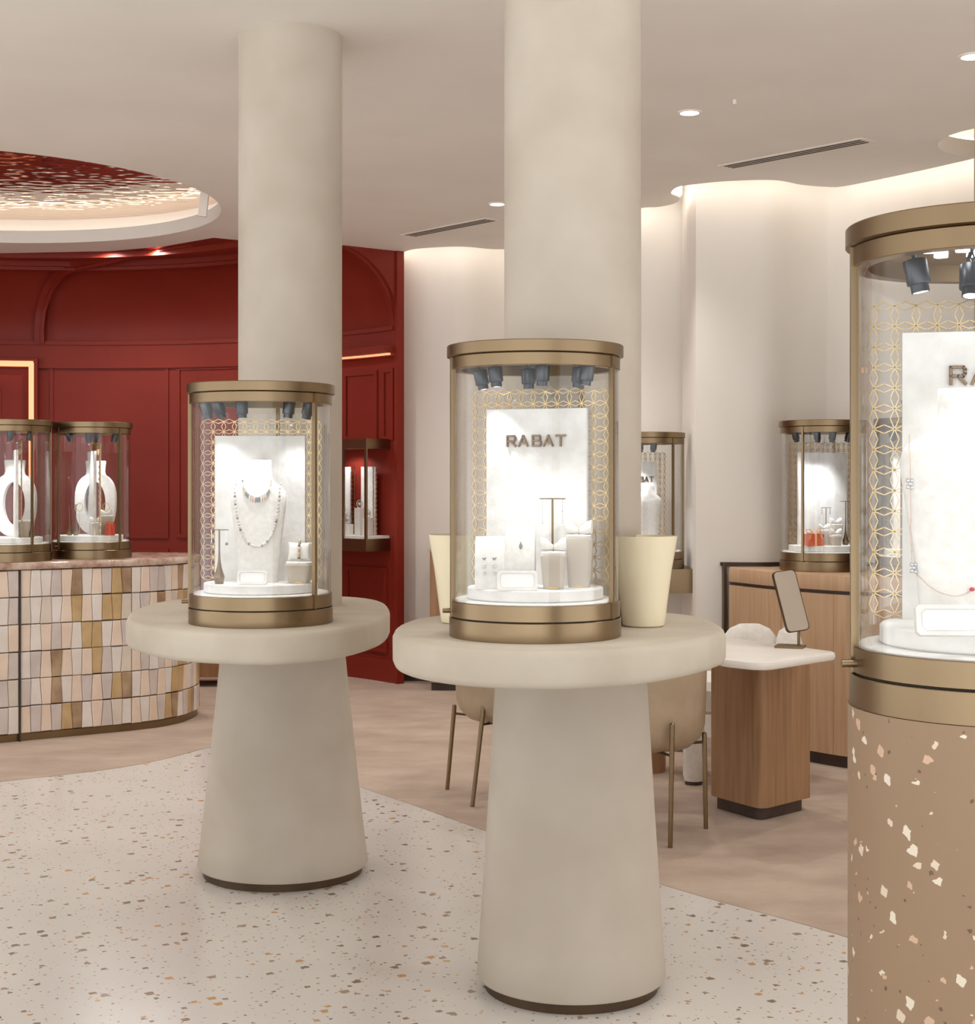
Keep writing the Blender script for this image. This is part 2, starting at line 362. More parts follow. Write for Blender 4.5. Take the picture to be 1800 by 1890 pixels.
def vent(a, b_, wdt, label):
    a, b_ = Vector(a), Vector(b_); d = b_-a; L = d.length; ang = math.atan2(d.y, d.x); c = (a+b_)/2
    t = thing('air_vent', label, 'vent', (c.x, c.y, CEIL), ang)
    MB().box((0, 0, -.002), (L+.05, wdt, .004)).build('vent_frame', M['ceiling'], t)
    for k in (-1, 0, 1): MB().box((0, k*wdt*.26, -.0045), (L, wdt*.13, .002)).build('slot', M['dark'], t)
vent(FL(757, 434, CEIL), FL(905, 405, CEIL), .13, 'shorter slotted air vent in the ceiling between the two columns')
vent(FL(1345, 307, CEIL), FL(1596, 259, CEIL), .12, 'longer slotted air vent in the ceiling on the right')
q = FL(1356, 184, CEIL); sp = MB(); sp.cyl(.008, -.02, 0, 12); tag(sp.build('sprinkler_head', M['ceiling'], loc=(q[0], q[1], CEIL)), 'tiny white sprinkler head on the ceiling above the long vent', 'sprinkler')

# ------------------------------------------------------------ walls
def wallstrip(pts, z0, z1, th, mi=0):
    mb = MB(); n = len(pts); rr = []
    for i, p in enumerate(pts):
        d = Vector(pts[min(i+1, n-1)])-Vector(pts[max(i-1, 0)]); d.normalize(); nr = Vector((-d.y, d.x)); q = Vector(p)+nr*th
        rr.append([(p[0], p[1], z0), (q.x, q.y, z0), (q.x, q.y, z1), (p[0], p[1], z1)])
    mb.rings(rr, True); return mb
wl = spline([(-.665, 11.10), (-.45, 11.06), (-.19, 10.95), (.10, 11.05), (.45, 11.0), (.68, 10.3), (.78, 9.6), (.95, 9.42), (1.15, 9.38), (1.5, 9.4)], 6)
struct(wallstrip(wl, 0, 3.45, .12).build('wall_back', M['wall']))
wr = [(1.20, 9.35), (1.179, 8.64)]+spline([(1.185, 8.62), (1.35, 8.585), (1.58, 8.57), (1.76, 8.68), (1.92, 8.75), (2.0, 8.74), (2.17, 8.55), (2.38, 8.26), (2.6, 7.92), (2.92, 7.4), (3.2, 6.4), (3.36, 5), (3.42, 3.6)], 6)
struct(wallstrip(wr, 0, 3.45, .12).build('wall_right', M['wall']))
struct(MB().box((-7.95, 9.2, 1.6), (.1, 4.6, 3.3)).build('wall_left', M['wall']))
bb = wallstrip([p for p in wl if p[1] > 10.9 and p[0] < .2], 0, .09, -.015); struct(bb.build('baseboard_back', M['kick']))

# ------------------------------------------------------------ red room
RR = 3.17
def th_of(px):
    k = (px-900)/F; a = k*k+1; b_ = -2*(k*CC[0]+CC[1]); c_ = CC[0]**2+CC[1]**2-RR*RR
    Y = (-b_+math.sqrt(b_*b_-4*a*c_))/(2*a); return math.atan2(k*Y-CC[0], Y-CC[1]), Y
def rz_(px, py): return EYE-(py-HZ)/F*th_of(px)[1]
def arcpts(t0, t1, r, n): return [(CC[0]+r*math.sin(t0+(t1-t0)*i/n), CC[1]+r*math.cos(t0+(t1-t0)*i/n)) for i in range(n+1)]
T0, T1 = R_(-85), math.atan2(-.655-CC[0], 10.92-CC[1])
def arcring(mb, t0, t1, r0, r1, z0, z1, n=None, mi=0):
    n = n or max(1, int(abs(t1-t0)/R_(2.5))); rr = []
    for i in range(n+1):
        t = t0+(t1-t0)*i/n; s_, c_ = math.sin(t), math.cos(t)
        rr.append([(CC[0]+r0*s_, CC[1]+r0*c_, z0), (CC[0]+r1*s_, CC[1]+r1*c_, z0), (CC[0]+r1*s_, CC[1]+r1*c_, z1), (CC[0]+r0*s_, CC[1]+r0*c_, z1)])
    mb.rings(rr, True, mi)
rw = MB(); arcring(rw, T0, T1, RR, RR+.04, 0, 2.6, 60); struct(rw.build('wall_red', M['red']))
rv = MB(); n = 60; rr = []
prof = [(2.60+.57*math.cos(t*PI/2/12), 2.56+.56*math.sin(t*PI/2/12)) for t in range(13)]
prof += [(1.75, 3.14), (1.75, 3.18), (2.6, 3.2), (3.2, 3.1), (3.2, 2.56)]
for i in range(n+1):
    t = T0+(T1-T0)*i/n; rr.append([(CC[0]+r*math.sin(t), CC[1]+r*math.cos(t), z) for r, z in prof])
rv.rings(rr, True); struct(rv.build('ceiling_red', M['red']))
cr = MB(); arcring(cr, T0, T1, 2.55, 2.63, 3.06, 3.10); arcring(cr, T0, T1, 2.50, 2.56, 3.085, 3.13); arcring(cr, T0, T1, 2.12, 2.20, 3.09, 3.15); struct(cr.build('trim_7', M['red']))
rl = MB(); arcring(rl, T0, T1, RR-.03, RR, 2.36, 2.565); arcring(rl, T0, T1, RR-.045, RR, 2.545, 2.575); struct(rl.build('trim_8', M['red']))
# ribs crossing the vault
def rib(pts, name):
    c = spline([tuple(p) for p in pts], 8); m_ = MB(); rr = []
    for i, p in enumerate(c):
        d = Vector(c[min(i+1, len(c)-1)])-Vector(c[max(i-1, 0)]); d.normalize()
        a = Vector((1, 0, 0)) - d*d.x; a.normalize(); bb_ = d.cross(a); p = Vector(p)
        rr.append([tuple(p+a*.04+bb_*.05), tuple(p+a*.04-bb_*.03), tuple(p+a*.015-bb_*.03), tuple(p+a*.01-bb_*.012), tuple(p-a*.04-bb_*.012), tuple(p-a*.04+bb_*.05)])
    m_.rings(rr, True); struct(m_.build(name, M['red']))
rib([P(74, 632, 12.08), P(74, 600, 12.05), P(80, 560, 12.0), P(95, 522, 11.85), P(120, 497, 11.6), P(165, 486, 11.4), P(230, 470, 11.15), P(300, 454, 10.9), P(350, 446, 10.75)], 'trim_9')
#rib([P(652, 612, 11.28), P(651, 580, 11.25), P(644, 552, 11.15), P(630, 528, 11.0), P(610, 512, 10.9), P(590, 502, 10.8)], 'trim_10')
def frame_on_wall(px0, px1, py0, py1, w_=.028, pr=.014, inner=True):
    t0, t1 = th_of(px0)[0], th_of(px1)[0]; z1 = rz_((px0+px1)/2, py0); z0 = rz_((px0+px1)/2, py1)
    fm = MB(); dt = w_/RR
    arcring(fm, t0, t1, RR-pr, RR, z1-w_, z1); arcring(fm, t0, t1, RR-pr, RR, z0, z0+w_)
    arcring(fm, t0, t0+dt, RR-pr, RR, z0+w_, z1-w_, 1); arcring(fm, t1-dt, t1, RR-pr, RR, z0+w_, z1-w_, 1)
    return fm
k = 11
for a in ((92, 312, 666, 993), (327, 470, 675, 993), (488, 585, 678, 993), (92, 312, 1012, 1160), (327, 470, 1014, 1200), (488, 585, 1014, 1200), (636, 698, 686, 812), (707, 728, 680, 812), (640, 716, 1046, 1200), (-260, 2, 715, 1000)):
    struct(frame_on_wall(*a).build('trim_%d' % k, M['red'])); k += 1
# lit niche frame on the left
t0, t1 = th_of(-260)[0], th_of(66)[0]
nf = MB(); z1 = rz_(0, 667); arcring(nf, t0, t1, RR-.10, RR, z1, z1+.02); arcring(nf, t1, t1+.009, RR-.10, RR, .98, z1+.02, 1); struct(nf.build('trim_%d' % k, M['red'])); k += 1
nl = MB(); arcring(nl, t0, t1-.002, RR-.10, RR-.085, z1-.045, z1-.001); arcring(nl, t1-.013, t1-.0005, RR-.10, RR-.085, 1.0, z1-.014, 1); struct(nl.build('trim_%d' % k, M['led_red'])); k += 1
# shelf with light on the right section
t0, t1 = th_of(600)[0], T1
sh = MB(); z1 = rz_(680, 657); arcring(sh, t0, t1, RR-.12, RR, z1, z1+.05); struct(sh.build('trim_%d' % k, M['red'])); k += 1
sl = MB(); arcring(sl, t0, t1-.01, RR-.06, RR-.04, z1-.014, z1-.001); struct(sl.build('trim_%d' % k, M['led_red'])); k += 1
ep = MB(); arcring(ep, T1, T1+.012, RR-.03, RR+.03, 0, CEIL, 1)
lun = [(r, z+.0) for r, z in prof[:13]]+[(2.60, 3.16), (3.17, 3.16)]
for ta in (T1, ):
    ep.rings([[(CC[0]+r*math.sin(t), CC[1]+r*math.cos(t), z) for r, z in lun] for t in (ta, ta+.006)], True)
for q0, q1 in zip(prof[:12], prof[1:13]):
    ep.rings([[(CC[0]+r*math.sin(t), CC[1]+r*math.cos(t), z) for t in (T1-.016, T1)] + [(CC[0]+(r-.03)*math.sin(t), CC[1]+(r-.03)*math.cos(t), z-.012) for t in (T1, T1-.016)] for r, z in (q0, q1)], True)
struct(ep.build('trim_%d' % k, M['red'])); k += 1
bs = MB(); arcring(bs, T0, T1, RR-.02, RR, 0, .16); struct(bs.build('baseboard_red', M['red']))
for px, py, lb in ((190, 463, 'small downlight under the ceiling edge beside the red vault, the left one of two'), (282, 461, 'small downlight beside the red vault rib, the right one of two')):
    x, y = FL(px, py, CEIL); downlight(x, y+.1, 3.139, lb, p=50, r=.05, ang=175)
for x, y in ((-4.6, 10.0), (-1.25, 9.5), (-3.2, 7.3)):
    downlight(x, y, label='recessed ceiling downlight outside the photo', group='downlights over the shop floor', p=55, ang=135)

# ------------------------------------------------------------ columns and tables
def column(px, Y, wpx, label, zb=0):
    r = wpx/2/F*Y; o = MB().lathe([(r, zb), (r, CEIL)], 72).build('column', M['plaster'], loc=((px-900)/F*Y, Y, 0)); struct(o); o['label'] = label; return r
def smooth_poly(pts): return spline(pts, 10, True)
def pedestal_table(name, label, poly, zt, th, cone, col_c):
    cx, cy, r0, rt = cone
    t = thing('pedestal_table', label, 'table', (cx, cy, 0))
    pl = [(x-cx, y-cy) for x, y in smooth_poly(poly)]
    MB().bevprism(pl, zt-th, zt, .018, wob=.0012).build('tabletop', M['slab'], t, angle=50)
    pf = [(r0-.004, .032), (r0, .04)]
    for i in range(1, 11):
        u = i/10; pf.append((r0+(rt-r0)*(u**.92), .04+(zt-th-.04)*u))
    MB().lathe(pf, 96, cap=True).build('cone_base', M['plaster'], t, angle=60)
    MB().cyl(r0-.022, 0, .034, 96).build('plinth_ring', M['brass_dark'], t)
    return t
ZL, ZM, ZR = .996, 1.052, 1.10
pedestal_table('', 'left white plaster pedestal table carrying the case with the pearl necklace bust', [(-.675, 4.54), (-.908, 4.62), (-1.05, 4.76), (-1.18, 4.98), (-1.245, 5.25), (-1.27, 5.5), (-1.25, 5.78), (-1.14, 5.98), (-.9, 6.1), (-.6, 6.06),
    (-.43, 5.88), (-.36, 5.55), (-.347, 5.2), (-.385, 4.92), (-.49, 4.66)], ZL, .096, (-.762, 5.655, .315, .222), None)
pedestal_table('', 'middle white plaster pedestal table with the middle lettered case and two cream vases', [(.127, 3.57), (-.06, 3.63), (-.19, 3.78), (-.245, 3.97), (-.253, 4.22), (-.21, 4.44), (-.08, 4.62), (.15, 4.72), (.42, 4.7),
    (.593, 4.59), (.65, 4.38), (.648, 4.13), (.604, 3.98), (.489, 3.79), (.33, 3.63)], ZM, .092, (.241, 4.38, .272, .214), None)
rcL = column(536, 5.655, 190, 'left white plaster column rising from the table with the pearl necklace case', ZL)
rcM = column(1057, 4.38, 252, 'middle white plaster column rising from the table with the middle lettered case', ZM)
MB().lathe([(.19, 0), (.19, CEIL+.3)], 48).build('column', M['plaster'], loc=(2.56, 7.36, 0)); o = bpy.data.objects[-1] if False else None
for ob in C.objects:
    if ob.name.startswith('column') and 'kind' not in ob: struct(ob)

# ------------------------------------------------------------ display cases
def lattice_mesh(nx, nz, p, w_=.0016, d=.004):
    mb = MB(); x0 = -nx*p/2
    def rh(a, b_):
        a = Vector(a); b_ = Vector(b_); m_ = (a+b_)/2; d_ = (b_-a).normalized(); n_ = Vector((-d_.y, d_.x))*p*.21
        for q0, q1 in ((a, m_+n_), (m_+n_, b_), (a, m_-n_), (m_-n_, b_)):
            e = (q1-q0); L = e.length+w_*.6; ang = math.atan2(e.y, e.x); c = (q0+q1)/2
            mt = Matrix.Rotation(-ang, 3, 'Y'); mb.box((c.x, 0, c.y), (L, d, w_), mat=mt)
    for j in range(nz+1):
        for i in range(nx):
            if 1 < j < nz-1 and 1 < i < nx-2: continue
            rh((x0+i*p, j*p), (x0+(i+1)*p, j*p))
    for i in range(nx+1):
        for j in range(nz):
            if 1 < i < nx-1 and j < nz-2: continue
            rh((x0+i*p, j*p), (x0+i*p, (j+1)*p))
    return mb
GLY = {'R': [((0,0),(0,1)), ((0,1),(.72,1)), ((.72,1),(.82,.86)), ((.82,.86),(.82,.62)), ((.82,.62),(.72,.46)), ((.72,.46),(0,.46)), ((.42,.46),(.86,0))],
       'A': [((0,0),(.46,1)), ((.46,1),(.92,0)), ((.2,.30),(.72,.30))],
       'B': [((0,0),(0,1)), ((0,1),(.7,1)), ((.7,1),(.76,.86)), ((.76,.86),(.76,.66)), ((.76,.66),(.66,.53)), ((0,.53),(.7,.53)), ((.7,.53),(.84,.4)), ((.84,.4),(.84,.14)), ((.84,.14),(.72,0)), ((.72,0),(0,0))],
       'T': [((0,1),(.9,1)), ((.45,1),(.45,0))]}
def letter_mesh(ch, h=.0265):
    mb = MB()
    for wd, dd, yo, mi in ((.0052, .006, -.003, 0), (.0022, .002, -.0068, 1)):
        for a, b_ in GLY[ch]:
            a = Vector(a)*h; b_ = Vector(b_)*h; e = b_-a; c = (a+b_)/2
            mb.box((c.x, yo, c.y), (e.length+wd*.8, dd, wd), mat=Matrix.Rotation(-math.atan2(e.y, e.x), 3, 'Y'), mi=mi)
    return mb
def lamp_mesh():
    mb = MB(); mb.tube([(0, 0, .022), (.004, 0, .01), (0, 0, 0)], .0028, 8); mb.tube([(0, 0, .022), (-.004, 0, .01), (0, 0, 0)], .0014, 6)
    mb.lathe([(.005, .002), (.0145, 0), (.015, -.002), (.015, -.03), (.0145, -.0315), (.0115, -.032), (.0115, -.042), (.0095, -.042), (.0095, -.038)], 24, cap=True); return mb
def display_case(label, loc, yaw, scale=1.0, posts=(-75, 58, 180), lamps=None, dots=0, letters=True, zs=1.0, bw=.28, tx=-.0, screen=True, screen_yaw=None, bands=True, power=1.0, knob=-75, R=.2235, group=None, by=.065, bx=0.0, board_h=.465, tz=.353):
    t = thing('display_case', label, 'display case', loc, yaw, group); t.scale = (scale, scale, scale*zs)
    key = round(R, 4)
    place('base_ring', cached(('base_ring', key), lambda: MB().ring(R-.04, R, 0, .049, 96, bev=.001), M['brass']), t)
    place('lower_rail', cached(('lower_rail', key), lambda: MB().ring(R-.03, R-.003, .052, .092, 96, bev=.001), M['brass']), t)
    place('display_deck', cached(('display_deck', key), lambda: MB().cyl(R-.014, .0775, .0965, 72, bev=.003), M['velvet']), t)
    place('riser', cached(('riser', key), lambda: MB().cyl(R*.79, .0968, .127, 72, bev=.003), M['board']), t)
    place('glass_pane', cached(('glass_pane', key), lambda: MB().ring(R-.013, R-.007, .0925, .69, 96), M['glass']), t)
    place('upper_rail', cached(('upper_rail', key), lambda: MB().ring(R-.03, R-.003, .6885, .719, 96, bev=.001), M['brass']), t)
    place('case_cap', cached(('case_cap', key), lambda: MB().lathe([(.0, .716), (R-.02, .716), (R+.001, .7205), (R+.006, .722), (R+.006, .749), (R+.004, .751), (.0, .751)], 96), M['brass']), t)
    place('shadow_gap', cached(('shadow_gap', key), lambda: MB().ring(R-.03, R-.008, .048, .053, 72), M['dark']), t)
    for a in posts:
        x, y = (R-.005)*math.sin(R_(a)), -(R-.005)*math.cos(R_(a))
        place('post', cached(('post',), lambda: MB().box((0, 0, .385), (.011, .012, .667)), M['brass']), t, (x, y, 0), (0, 0, R_(a)))
    if knob is not None:
        x, y = R*math.sin(R_(knob)), -R*math.cos(R_(knob))
        place('lock_knob', cached(('lock_knob',), lambda: MB().tube([(0, .004, .068), (0, -.004, .068), (0, -.0041, .068), (0, -.036, .068)], [.003, .003, .0062, .0062], 14), M['brass']), t, (x*.93, y*.93, 0), (0, 0, R_(knob)))
    if screen:
        p_ = .0337
        sy = 0 if screen_yaw is None else screen_yaw
        hd = place('screen_holder', cached(('lattice',), lambda: lattice_mesh(11, 15, p_), M['gold']), t, (bx, by+.022, .134), (0, 0, sy)); hd.name = 'lattice_screen'
        bd = place('back_board', cached(('back_board', bw, board_h), lambda: MB().box((0, 0, board_h/2), (bw, .014, board_h)), M['board']), t, (bx, by, .127), (0, 0, sy))
        if sy:
            hd.location = (bx+.022*-math.sin(sy), by+.022*math.cos(sy), .134)
        if letters:
            xs = -.079+tx
            for ch, dx in zip('RABAT', (0, .0325, .0715, .1025, .137)):
                place('letter', cached(('letter', ch), lambda: letter_mesh(ch), [M['bronze_letter'], M['brass']]), bd, (xs+dx, -.0075, tz))
    lamps = lamps if lamps is not None else [(-.15, -.06), (-.07, -.12), (.1, -.10)]
    for i, lp in enumerate(lamps):
        x, y = lp[:2]; tgt = Vector(lp[2]) if len(lp) > 2 else Vector((x*.15, .02, .30)); src = Vector((x, y, .693)); d = (tgt-src).normalized()
        sp_ = place('spotlight', cached(('spotlight',), lamp_mesh, M['lamp']), t, src, d.to_track_quat('-Z', 'Y').to_euler()); sp_.scale = (1.22,)*3
        place('lamp_lens', cached(('lamp_lens',), lambda: MB().cyl(.0093, -.0415, -.0405, 20), M['lens']), sp_)
        if i < 4: light('case_lamp', 'SPOT', src+d*.058, CASE_W*power*(scale**2)*3/min(4, len(lamps)), COOL, t, .009, d, 80, .9)
    for i in range(dots):
        a = i*2.4; rr_ = .03+.022*i; 
        place('led_dot', cached(('led_dot',), lambda: MB().cyl(.011, .712, .7155, 16), M['lens']), t, (-.10+(i % 3)*.05+(i//3)*.02, .0+(i//3)*.055, 0))
    t['_'] = 0; del t['_']
    return t
class Fr:      # local frame of a case
    def __init__(s, loc, yaw, sc=1.0, zs=1.0): s.l = Vector(loc); s.y = yaw; s.s = sc; s.z = .127*sc*zs
    def at(s, x, y, z=0):
        q = Matrix.Rotation(s.y, 3, 'Z') @ Vector((x*s.s, y*s.s, 0)); return (s.l.x+q.x, s.l.y+q.y, s.l.z+s.z+z)

LL = ((482-900)/F*4.93, 4.93, ZL); LM = (.124, 3.95, ZM); LR = ((1839-900)/F*2.37, 2.37, ZR)
six = [(-.155, 0), (-.074, -.10), (-.02, .0), (.055, -.10), (.122, .0), (.166, -.07)]
cM = display_case('glass display case with raised bronze letters between two cream vases', LM, R_(-21), 1.0, (-57, 82, 164), [(x, y, (x*.55, -.075, .22)) for x, y in (six[1], six[3], six[5])]+[(x, y, (x*.5, .04, .28)) for x, y in (six[0], six[2], six[4])], bx=-.018, knob=-57, tz=.367, power=.85)
cL = display_case('glass display case holding the long pearl necklace on a white bust', LL, R_(2), 1.04, (-82, 54, 172), [(-.172, -.03, (-.06, .04, .27)), (-.045, -.12, (-.03, -.11, .22)), (.10, -.12, (.05, -.11, .22)), (.155, -.05, (.06, .04, .27)), (-.125, -.08, (-.02, .0, .3))], letters=False, power=.85, knob=-82, bw=.283, zs=.985, bx=-.01)
cR = display_case('largest glass display case at the right edge, on the sand coloured terrazzo pillar', LR, R_(-14), 1.0, (-80, 75, 170), [(-.125, -.06, (-.05, -.06, .30)), (-.035, .03, (-.05, -.08, .3)), (.08, -.1, (-.03, -.06, .3)), (.0, -.16, (-.03, -.05, .3))], dots=6, knob=-74, tz=.381, tx=.014, power=.62)
tag(MB().lathe([(.226, 0), (.226, ZR)], 96, cap=True).build('terrazzo_pillar', M['terrazzo_pink'], loc=(LR[0], LR[1], 0)), 'sand coloured terrazzo pillar with white chips under the largest case', 'pillar')

# ------------------------------------------------------------ display props
def bust_mesh(w_=.1, hole=False):
    s = w_/.1
    secs = [(0, .068*s, .030), (.08, .074*s, .032), (.17, .085*s, .035), (.24, .094*s, .037), (.275, .098*s, .038), (.295, .095*s, .037), (.31, .085*s, .036), (.322, .068*s, .036), (.332, .054*s, .036), (.345, .047*s, .035), (.37, .044*s, .034), (.398, .045*s, .034), (.402, .044*s, .033)]
    return MB().loft(secs, 40, 2.5)
def bust(label, loc, yaw=0, w_=.1, sc=1.0, lean=R_(-4)):
    t = thing('necklace_bust', label, 'bust', loc, yaw, scale=sc)
    place('bust_form', cached(('bust_form', w_), lambda: bust_mesh(w_), M['velvet']), t); return t
def arch_bust(label, loc, yaw=0, sc=1.0, group=None):
    t = thing('arched_bust', label, 'bust', loc, yaw, group, sc); mb = MB(); n = 32
    def outer(a): return (math.copysign(abs(math.cos(a))**.8, math.cos(a))*.098, .17+math.copysign(abs(math.sin(a))**.8, math.sin(a))*(.13 if math.sin(a) > 0 else .17))
    def inner(a): return (math.cos(a)*.052, .155+math.sin(a)*.105)
    O = [outer(2*PI*i/n) for i in range(n)]; I = [inner(2*PI*i/n) for i in range(n)]
    rr = []
    for i in range(n+1):
        o_, i_ = O[i % n], I[i % n]; rr.append([(o_[0], -.02, o_[1]), (o_[0], .03, o_[1]), (i_[0], .03, i_[1]), (i_[0], -.02, i_[1])])
    mb.rings(rr, False); mb.loft([(.275, .055, .022, 0, .005), (.31, .046, .026, 0, .005), (.36, .05, .028, 0, .005), (.363, .048, .026, 0, .005)], 24, 2.3)
    mb.build('bust_form', M['velvet'], t, angle=40); return t
def tablet(label, loc, yaw=0, w_=.097, h=.048):
    t = thing('price_holder', label, 'sign', loc, yaw); mb = MB(); r = .006
    mt = Matrix.Rotation(R_(-14), 3, 'X')
    def rr_(w2, h2, c): return [(-w2+c, 0), (w2-c, 0), (w2, c), (w2, h2-c), (w2-c, h2), (-w2+c, h2), (-w2, h2-c), (-w2, c)]
    def ring_(w2, z0, h2, c, y): return [tuple(mt @ Vector((x, y, z+z0))) for x, z in rr_(w2, h2, c)]
    mb.rings([ring_(w_/2, 0, h, .005, .010), ring_(w_/2, 0, h, .005, -.004), ring_(w_/2-.007, .006, h-.012, .006, -.004), ring_(w_/2-.008, .007, h-.014, .006, -.001)], True)
    mb.build('tablet_frame', M['velvet'], t)
    c = MB(); c.rings([ring_(w_/2-.009, .008, h-.016, .006, -.0012), ring_(w_/2-.009, .008, h-.016, .006, -.0022)], True); c.build('insert_card', M['screen_white'], t); return t
def t_stand(label, loc, h=.175, bar=.056, yaw=0, drop='pearl', group=None):
    t = thing('earring_stand', label, 'jewellery stand', loc, yaw, group)
    MB().lathe([(.0125, 0), (.0135, .001), (.0165, .018), (.0175, .022), (.013, .035), (.008, .052), (.004, .075), (.0028, .11), (.0026, h)], 24, cap=True).build('stand_stem', M['brass'], t)
    MB().tube([(-bar/2, 0, h), (bar/2, 0, h)], .0016, 8).build('cross_bar', M['brass'], t)
    return t
def cup(label, loc, w0=.045, w1=.06, h=.075, yaw=0, group=None, lid=True):
    t = thing('display_cup', label, 'display stand', loc, yaw, group)
    MB().loft([(0, w0/2, w0/2), (.004, w0/2+.0005, w0/2+.0005), (h-.004, w1/2, w1/2), (h, w1/2-.002, w1/2-.002)], 32, 5).build('cup_body', M['plaster'], t)
    MB().loft([(h+.0001, w1/2-.004, w1/2-.004), (h+.005, w1/2-.003, w1/2-.003), (h+.008, w1/2-.006, w1/2-.006)], 32, 5).build('cup_pad', M['velvet'], t)
    for dx in (-.009, -.003, .003, .009): pass
    MB().box((0, -w0/2-.001, .003), (.022, .002, .004)).build('foot_plate', M['gold'], t)
    return t
def bow(label, loc, w_=.052, yaw=0, group=None, ringed=True):
    t = thing('bow_cushion', label, 'ring cushion', loc, yaw, group)
    s = w_/.052
    sec = [(-.027*s, .006*s, .009*s, 0, .014*s), (-.026*s, .014*s, .014*s, 0, .015*s), (-.015*s, .015*s, .0125*s, 0, .0125*s), (-.006*s, .010*s, .007*s, 0, .0085*s), (0, .008*s, .0055*s, 0, .0075*s)]
    sec = sec+[(-a, b_, c, d, e) for a, b_, c, d, e in sec[:-1][::-1]]
    mb = MB(); mb.loft(sec, 20, 2.6, 'x'); mb.build('bow_fabric', M['velvet'], t)
    if ringed: MB().tube([(.0, -.0085*s*math.cos(2*PI*i/16), .006*s+.008*s*math.sin(2*PI*i/16)) for i in range(16)], .0011, 6, closed=True).build('ring_band', M['gold'], t)
    return t
def pillow_mesh(w_, h, th):
    mb = MB(); n = 12
    g = []
    for sgn in (1, -1):
        for j in range(n+1):
            for i in range(n+1):
                u, v_ = -1+2*i/n, -1+2*j/n; f = 1-.10*(1-u*u)*0
                px_ = u*w_/2*(1-.10*(1-abs(v_)**2)*abs(u)); pz = v_*h/2*(1-.10*(1-abs(u)**2)*abs(v_))
                g.append((px_, sgn*th/2*max(0, (1-u**4)*(1-v_**4))**.5, pz))
    N = (n+1)**2; fs = []
    for k_ in (0, N):
        for j in range(n):
            for i in range(n): a = k_+j*(n+1)+i; fs.append((a, a+1, a+n+2, a+n+1))
    mb.add(g, fs); return mb

# --- left case: bust, necklaces, stand, pillow
fL = Fr(LL, R_(2), 1.04, .985)
q = fL.at(-.005, -.025); bust('white necklace bust in the left case, wearing pearls and a short gem necklace', q, R_(1), .094, .985)
def on_bust(q, x, z, dy=.0): # front surface of a bust
    hd = .032+.006*min(1, z/.27) if z < .28 else .036
    return (q[0]+x, q[1]-hd-dy, q[2]+z)
def bust_front(w_, x, z):
    tab = [(0, .068, .030), (.08, .074, .032), (.17, .085, .035), (.24, .094, .037), (.275, .098, .038), (.295, .095, .037), (.31, .085, .036), (.322, .068, .036), (.332, .054, .036), (.345, .047, .035), (.4, .044, .034)]
    for (z0, a0, d0), (z1, a1, d1) in zip(tab, tab[1:]):
        if z0 <= z <= z1:
            u = (z-z0)/(z1-z0); a = (a0+(a1-a0)*u)*w_/.1; d = d0+(d1-d0)*u; break
    else: a, d = .05, .034
    r = min(1, abs(x)/a); return -d*(max(0, 1-r**2.5))**(1/2.5)
nk = MB(); n = 54
for i in range(n+1):
    u = -1+2*i/n; x = .073*(math.copysign(abs(u)**.62, u)) if abs(u) > .0 else 0; x = .073*math.sin(u*PI/2*1.0)
    z = .125+(.325-.125)*(abs(u)**2.3) if abs(u) < 1 else .325
    z = .118+.20*(1-math.cos(u*PI/2))**1.15
    r = .0036+.0014*(1-abs(u)); y = bust_front(.094, x, min(z, .318))-r*.6
    nk.sphere((x, y, z), r, 10, 6, mi=1 if i in (3, 5, 9, 13, 21, 31, 35, 44, 50, 51, 57, 59) else 0)
tag(nk.build('pearl_necklace', [M['pearl'], M['pearl_grey']], loc=q), 'long string of white and grey pearls hanging on the left bust', 'necklace')
nk = MB()
for i in range(19):
    u = -1+2*i/18; x = .046*math.sin(u*PI/2*.98); z = .272+.055*abs(u)**2.0; y = bust_front(.094, x, min(z, .318))-.004
    L = .010*(1-u*u)+.003
    nk.loft([(z-L, .0028, .0026, x, y), (z, .0034, .0030, x, y), (z+.004, .0022, .002, x, y)], 8, 3, mi=[0, 1, 2, 0, 1][i*7 % 5])
nk.tube([(.046*math.sin(u*PI/2*.98), bust_front(.094, .046*math.sin(u*PI/2*.98), min(.276+.055*u*u, .318))-.002, .276+.055*u*u) for u in [-1+i/10 for i in range(21)]], .001, 6, mi=0)
tag(nk.build('gem_necklace', [M['pearl_grey'], M['rose'], M['pearl']], loc=q), 'short necklace of grey and peach gem drops at the neck of the left bust', 'necklace')
st = fL.at(-.118, -.085); t_stand('slim bronze T stand with two pearl drops beside the left bust', st, .172, .060)
for sx, lb in ((-1, 'pearl drop earring on the left end of the T stand in the left case'), (1, 'pearl drop earring on the right end of the T stand in the left case')):
    e = MB(); e.tube([(0, 0, 0), (0, 0, -.040)], .0012, 6, mi=0); e.sphere((0, 0, -.044), .0052, 12, 8, mi=1)
    tag(e.build('pearl_earring', [M['silver'], M['pearl_grey']], loc=(st[0]+sx*.024, st[1]-.001, st[2]+.1715)), lb, 'earring')
tablet('blank white card in a pale frame leaning at the foot of the left bust', fL.at(-.012, -.135), R_(2), .094, .046)
cu = fL.at(.125, -.055); cup('tapered cream stand under the bracelet cushion in the left case', cu, .062, .088, .062, R_(-4))
pw = thing('bracelet_cushion', 'small white square cushion on the tapered stand in the left case', 'cushion', (cu[0], cu[1], cu[2]+.0705), R_(-4))
pillow_mesh(.078, .062, .036).build('cushion_cover', M['velvet'], pw, (0, 0, .0305), (R_(-12), 0, 0))
br = MB()
